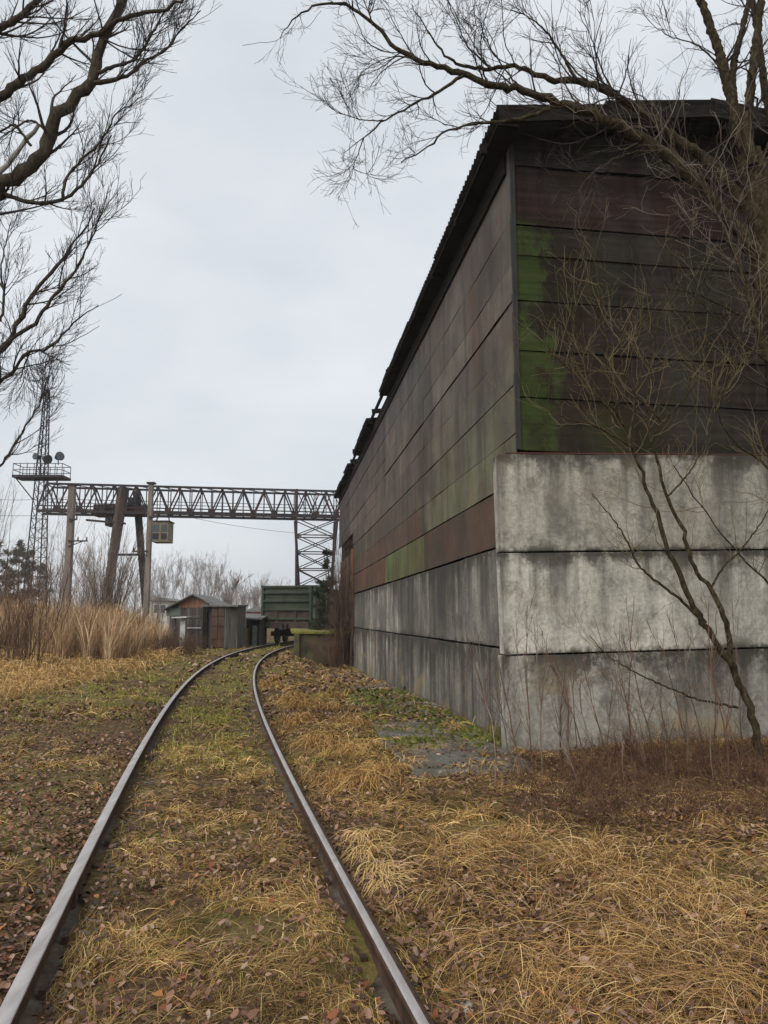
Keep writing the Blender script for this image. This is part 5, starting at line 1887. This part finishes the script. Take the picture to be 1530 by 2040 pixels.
# long straw clumps on the right verge and beside the right rail
def clump_field(name, lab, pts, per, Lr, seed, hgt, spread=.12, width=.0021, pal=(0, 4, 1)):
    g = np.random.default_rng(seed)
    out = []
    for (px, py, az0, sc_) in pts:
        # base on the ground
        Y = 8.0
        for _ in range(12):
            b = at(px, py, Y)
            gz = float(ground_z(b[0], b[1]))
            Y *= (CAMZ - gz) / max(.05, (CAMZ - b[2]))
        b = at(px, py, Y)
        m = per
        bx = b[0] + g.normal(0, spread * sc_, m)
        by = b[1] + g.normal(0, spread * sc_, m)
        az = az0 + g.normal(0, .95, m)
        L = g.uniform(*Lr, m) * sc_
        h = hgt * g.uniform(.35, 1.15, m) * sc_
        t = np.linspace(0, 1, 6)[None]
        curl = g.normal(0, .35, m)[:, None] * t
        P = np.zeros((m, 6, 3))
        P[..., 0] = bx[:, None] + np.cos(az[:, None] + curl) * L[:, None] * t
        P[..., 1] = by[:, None] + np.sin(az[:, None] + curl) * L[:, None] * t
        P[..., 2] = ground_z(P[..., 0], P[..., 1]) + h[:, None] * np.sin(np.minimum(t * 1.1, 1) * math.pi * .93) + .008
        ok = ~((np.abs(np.abs(track_d(P[..., 0], P[..., 1])) - .795) < .05).any(1))
        P, az = P[ok], az[ok]
        m = len(P)
        W = (max(width, .00032 * Y) * g.uniform(.6, 1.2, m))[:, None] * np.array([.8, 1, 1, .9, .6, .2])[None]
        tw = g.normal(0, .5, m)
        side = np.stack([-np.sin(az) * np.cos(tw), np.cos(az) * np.cos(tw), np.sin(tw)], 1)
        c = PAL[np.array(pal)[g.integers(0, len(pal), m)]] * g.uniform(.8, 1.15, (m, 1))
        out.append(ribbons(P, W, side, c))
    V, Qd = join_arrays([(a, b_) for a, b_, _ in out])
    o = obj_from(name, mesh_arrays(name, V, Qd, M_BLADE, np.concatenate([c for _, _, c in out])))
    return tag(o, lab, 'grass', kind='stuff')


gq = np.random.default_rng(21)
cl = []
for i in range(64):
    px = gq.uniform(880, 1600)
    py = gq.uniform(1600, 2080)
    if py < 1600 + (1000 - px) * .6:
        continue
    cl.append((px, py, gq.uniform(-3.1, 3.1), gq.uniform(.55, 1.1)))
cl += [(1290, 1800, -2.2, 1.1), (1250, 1850, -2.6, 1.2), (1380, 1900, 2.9, 1.3), (1420, 1960, 2.8, 1.4), (1330, 1930, -2.9, 1.3), (1480, 2000, 2.7, 1.3), (1240, 1760, -2.0, 1.0), (1190, 1720, -2.4, .9)]
clump_field('straw_tussocks', 'long pale straw tussocks fallen over on the verge right of the track', cl, 90, (.15, .58), 22, .10, width=.0014, pal=(0, 4, 1, 2, 1, 6))
clump_field('rail_tussock', 'bright yellow straw tussock hanging beside the right rail', [(735, 1700, -1.45, .8), (750, 1740, -1.5, .85), (725, 1670, -1.6, .7), (760, 1770, -1.35, .8)], 110, (.2, .42), 23, .10, .055, .0024, (4, 0, 4))
clump_field('wall_tuft', 'green grass tuft at the corner of the concrete wall', [(982, 1470, 1.6, .5), (990, 1462, 2.2, .5), (1000, 1468, .9, .45)], 60, (.08, .3), 24, .34, .07, .003, (5, 3, 5))
for i, (px, py) in enumerate(((640, 1480), (600, 1440), (690, 1500), (720, 1560), (760, 1540), (660, 1560), (590, 1400), (640, 1400), (560, 1370), (700, 1440))):
    cl2 = [(px + gq.normal(0, 14), py + gq.normal(0, 8), gq.choice([-1.8, -2.6, -.9]), gq.uniform(.5, .9)) for _ in range(6)]
    clump_field('verge_tussock', 'rounded tan grass tussock on the slope between the right rail and the apron', cl2, 46, (.2, .5), 60 + i, .17, .1, .0028, (0, 1, 2))['group'] = 'tan tussocks on the slope'

cl3 = []
for i in range(150):
    px, py = gq.uniform(-40, 330), gq.uniform(1300, 1400)
    if py > 1400 - px * .22:
        continue
    cl3.append((px, py, gq.uniform(-3.1, 3.1), gq.uniform(.8, 1.5)))
clump_field('verge_grass', 'tan dead grass heaped along the front of the reed bed', cl3, 60, (.25, .6), 71, .22, .25, .004, (0, 1, 2, 4, 1))

# ------------------------------------------------------------------ fallen leaves
def leaves(n, y0, y1, seed, size, pick):
    g = np.random.default_rng(seed)
    x, y = scatter(n, y0, y1, g)
    d = track_d(x, y)
    a = x * BW[0] + y * BW[1]
    s = x * BU[0] + y * BU[1]
    w = np.where(d < -.85, 1.0, np.where(np.abs(d) < .75, .34, .60))
    w = np.where((d < -.85) & (y > 14), .35, w)
    w = np.where((a > 2.8) & (s > 5.5), 1.0, w)
    w = w * np.clip(.75 + .8 * wav(x, y, 1.3, 3.3), .12, 1.3)
    ok = (g.random(n) < w) & (np.abs(np.abs(d) - .795) > .07) & ~((a > 2.66) & (s > 9.28)) & ~((a > .4) & (s > 33.4))
    ok &= ~((a > 1.42) & (a < 2.72) & (s > 8.35) & (s < 10.4) & (g.random(n) < .5))
    x, y = x[ok], y[ok]
    m = len(x)
    S = g.uniform(*size, m) * np.maximum(1, y / 11)
    th = g.uniform(0, 2 * math.pi, m)
    tiltv = g.normal(0, .35, (m, 2))
    outline = np.array([(-.5, 0), (-.18, .30), (.22, .26), (.55, 0), (.22, -.26), (-.18, -.30)])
    fold = g.uniform(-.5, .9, m)
    V = np.zeros((m, 6, 3))
    for k, (u, v) in enumerate(outline):
        uu = u * g.uniform(.8, 1.2, m)
        vv = v * g.uniform(.7, 1.2, m)
        V[:, k, 0] = S * (uu * np.cos(th) - vv * np.sin(th))
        V[:, k, 1] = S * (uu * np.sin(th) + vv * np.cos(th))
        V[:, k, 2] = S * (np.abs(vv) * fold + uu * tiltv[:, 0] + vv * tiltv[:, 1] + .25 * fold * uu ** 2)
    V[..., 2] -= V[..., 2].min(1, keepdims=True)
    V[..., 0] += x[:, None]
    V[..., 1] += y[:, None]
    la, ls = x * BW[0] + y * BW[1], x * BU[0] + y * BU[1]
    V[..., 2] += (ground_z(x, y) + .05 * ((la > 1.4) & (la < 2.8) & (ls > 8.15) & (ls < 28)) + g.uniform(-.004, .03, m) * (1 + (track_d(x, y) > -.8) * .8))[:, None]
    idx = np.arange(m * 6).reshape(m, 6)
    Qd = np.concatenate([idx[:, [0, 1, 2, 3]], idx[:, [0, 3, 4, 5]]])
    pal = np.array([(.14, .07, .045), (.21, .11, .070), (.055, .030, .022), (.29, .175, .12), (.36, .25, .19), (.20, .068, .03), (.32, .14, .045)])
    c = pal[g.choice(7, m, p=[.26, .24, .18, .17, .06, .06, .03])] * g.uniform(.7, 1.3, (m, 1))
    return V.reshape(-1, 3), Qd, np.repeat(c, 6, 0)


for nm, lab, args in (('leaf_litter', 'damp brown fallen leaves littering the ground near the track', (150000, 2.2, 14, 51, (.022, .052), 0)),
                      ('far_leaf_litter', 'brown leaf litter further along the track', (24000, 12, 34, 52, (.04, .08), 0))):
    V, Qd, c = leaves(*args)
    o = obj_from(nm, mesh_arrays(nm, V, Qd, M_LEAF, c))
    tag(o, lab, 'leaves', kind='stuff')

# ------------------------------------------------------------------ low red-brown undergrowth under the bushes at the gable
g = np.random.default_rng(91)
n = 3000
px = g.uniform(1000, 1640, n)
Y = g.uniform(6.3, 9.2, n)
x = (px - 765) / F * Y
a = x * BW[0] + Y * BW[1]
s = x * BU[0] + Y * BU[1]
dens = sstep(px, 1000, 1250)
ok = (s < 9.15) & (g.random(n) < .2 + .8 * dens) & ~((a < 2.75) & (s > 8.3))
x, Y = x[ok], Y[ok]
m = len(x)
gz = ground_z(x, Y)
h = g.uniform(.12, .62, m) * (.6 + .4 * sstep(Y, 6.3, 8.0)) * (.75 + .5 * wav(x, Y, 2.4, 1.0))
h = np.maximum(h, .1)
st = np.stack([x, Y, gz - .02], 1)
dv = np.stack([g.normal(0, .55, m), g.normal(0, .4, m), np.ones(m)], 1)
dv /= np.linalg.norm(dv, axis=1, keepdims=True)
t = np.linspace(0, 1, 5)[None, :, None]
P = st[:, None] + dv[:, None] * h[:, None, None] * t
P += g.normal(size=P.shape) * .018 * t
P[..., 2] -= (t[..., 0] ** 2) * g.uniform(0, .22, (m, 1))
R = np.maximum(g.uniform(.0018, .0035, (m, 1)) * (1 - .6 * t[..., 0]), .0013)
q = spawn(P, R, 4, .2, .95, .3, .7, .02, .15, 5, .7, .0013, .0022, absl=.2, g=g)
V, Qd = join_arrays([tube_arrays(P, R, 3), tube_arrays(q[0], q[1], 3)])
o = obj_from('undergrowth', mesh_arrays('undergrowth', V, Qd, M_UNDER))
tag(o, 'tangled red-brown dead undergrowth below the bushes at the gable wall', 'undergrowth', kind='stuff')

# ------------------------------------------------------------------ odd small things
def on_ground(px, py):
    Y = 6.0
    for _ in range(14):
        b = at(px, py, Y)
        gz = float(ground_z(b[0], b[1]))
        Y *= (CAMZ - gz) / max(.05, (CAMZ - b[2]))
    return at(px, py, Y)


def scrap(px, py, size, mat, lab, cat, name, seed):
    g = random.Random(seed)
    bm = bmesh.new()
    bmesh.ops.create_icosphere(bm, subdivisions=2, radius=.5)
    for v in bm.verts:
        v.co *= 1 + g.uniform(-.22, .22)
    bmesh.ops.scale(bm, vec=size, verts=bm.verts)
    me = bpy.data.meshes.new(name)
    bm.to_mesh(me)
    bm.free()
    me.materials.append(mat)
    p = on_ground(px, py)
    o = obj_from(name, me)
    o.location = (p[0], p[1], p[2] + size[2] * .3)
    o.rotation_euler = (g.uniform(-.3, .3), g.uniform(-.3, .3), g.uniform(0, 6))
    tag(o, lab, cat)
    return o


scrap(928, 2012, (.15, .09, .035), M_PLASTER, 'pale broken stone chip lying beside the right rail', 'stone', 'stone_chip', 1)
scrap(537, 1996, (.035, .03, .028), M_PLANK_ORANGE, 'small orange pebble among leaves between the rails', 'pebble', 'pebble', 2)
scrap(352, 1624, (.10, .06, .05), M_WHEEL, 'small dark stone in the grass between the rails', 'stone', 'stone_chip', 3)
# ballast stones along the inside of the left rail
g = np.random.default_rng(5)
sv, sq, o_ = [], [], 0
bm = bmesh.new()
bmesh.ops.create_icosphere(bm, subdivisions=1, radius=.5)
bv = np.array([v.co[:] for v in bm.verts])
bf = np.array([[v.index for v in f.verts] for f in bm.faces])
bm.free()
for i in range(700):
    side = -1 if g.random() < .6 else 1
    y_ = float(np.exp(g.uniform(math.log(2.6), math.log(22))))
    d = side * .795 - side * g.uniform(.09, .24) if g.random() < .8 else side * .795 + side * g.uniform(.1, .3)
    x_ = float(xc(y_)) + d
    r_ = g.uniform(.02, .045)
    vv = bv * r_ * (1 + g.uniform(-.4, .4, (len(bv), 1))) * np.array([1.2, .8, .6])
    an = g.uniform(0, 6.28)
    vv = vv @ np.array([[math.cos(an), -math.sin(an), 0], [math.sin(an), math.cos(an), 0], [0, 0, 1]])
    sv.append(vv + np.array([x_, y_, float(ground_z(x_, y_)) + r_ * .2]))
    sq.append(bf + o_)
    o_ += len(bv)
o = obj_from('ballast', mesh_arrays('ballast', np.concatenate(sv), np.concatenate(sq), M_BALLAST))
tag(o, 'loose grey ballast stones along the rails', 'gravel', kind='stuff')

# ------------------------------------------------------------------ damp winter air
M_HAZE = bpy.data.materials.new('damp_air')
M_HAZE.use_nodes = True
hn = M_HAZE.node_tree
hn.nodes.clear()
ho = hn.nodes.new('ShaderNodeOutputMaterial')
hv = hn.nodes.new('ShaderNodeVolumePrincipled')
hv.inputs['Color'].default_value = (0.93, 0.95, 0.97, 1)
hv.inputs['Density'].default_value = 0.0006
hv.inputs['Anisotropy'].default_value = 0.2
hn.links.new(hv.outputs['Volume'], ho.inputs['Volume'])
hz_ = MB().box((0, 0, 12.0), (2400, 2600, 28.0)).build('haze', M_HAZE)
tag(hz_, 'thin damp winter haze hanging over the yard', 'haze', kind='stuff')
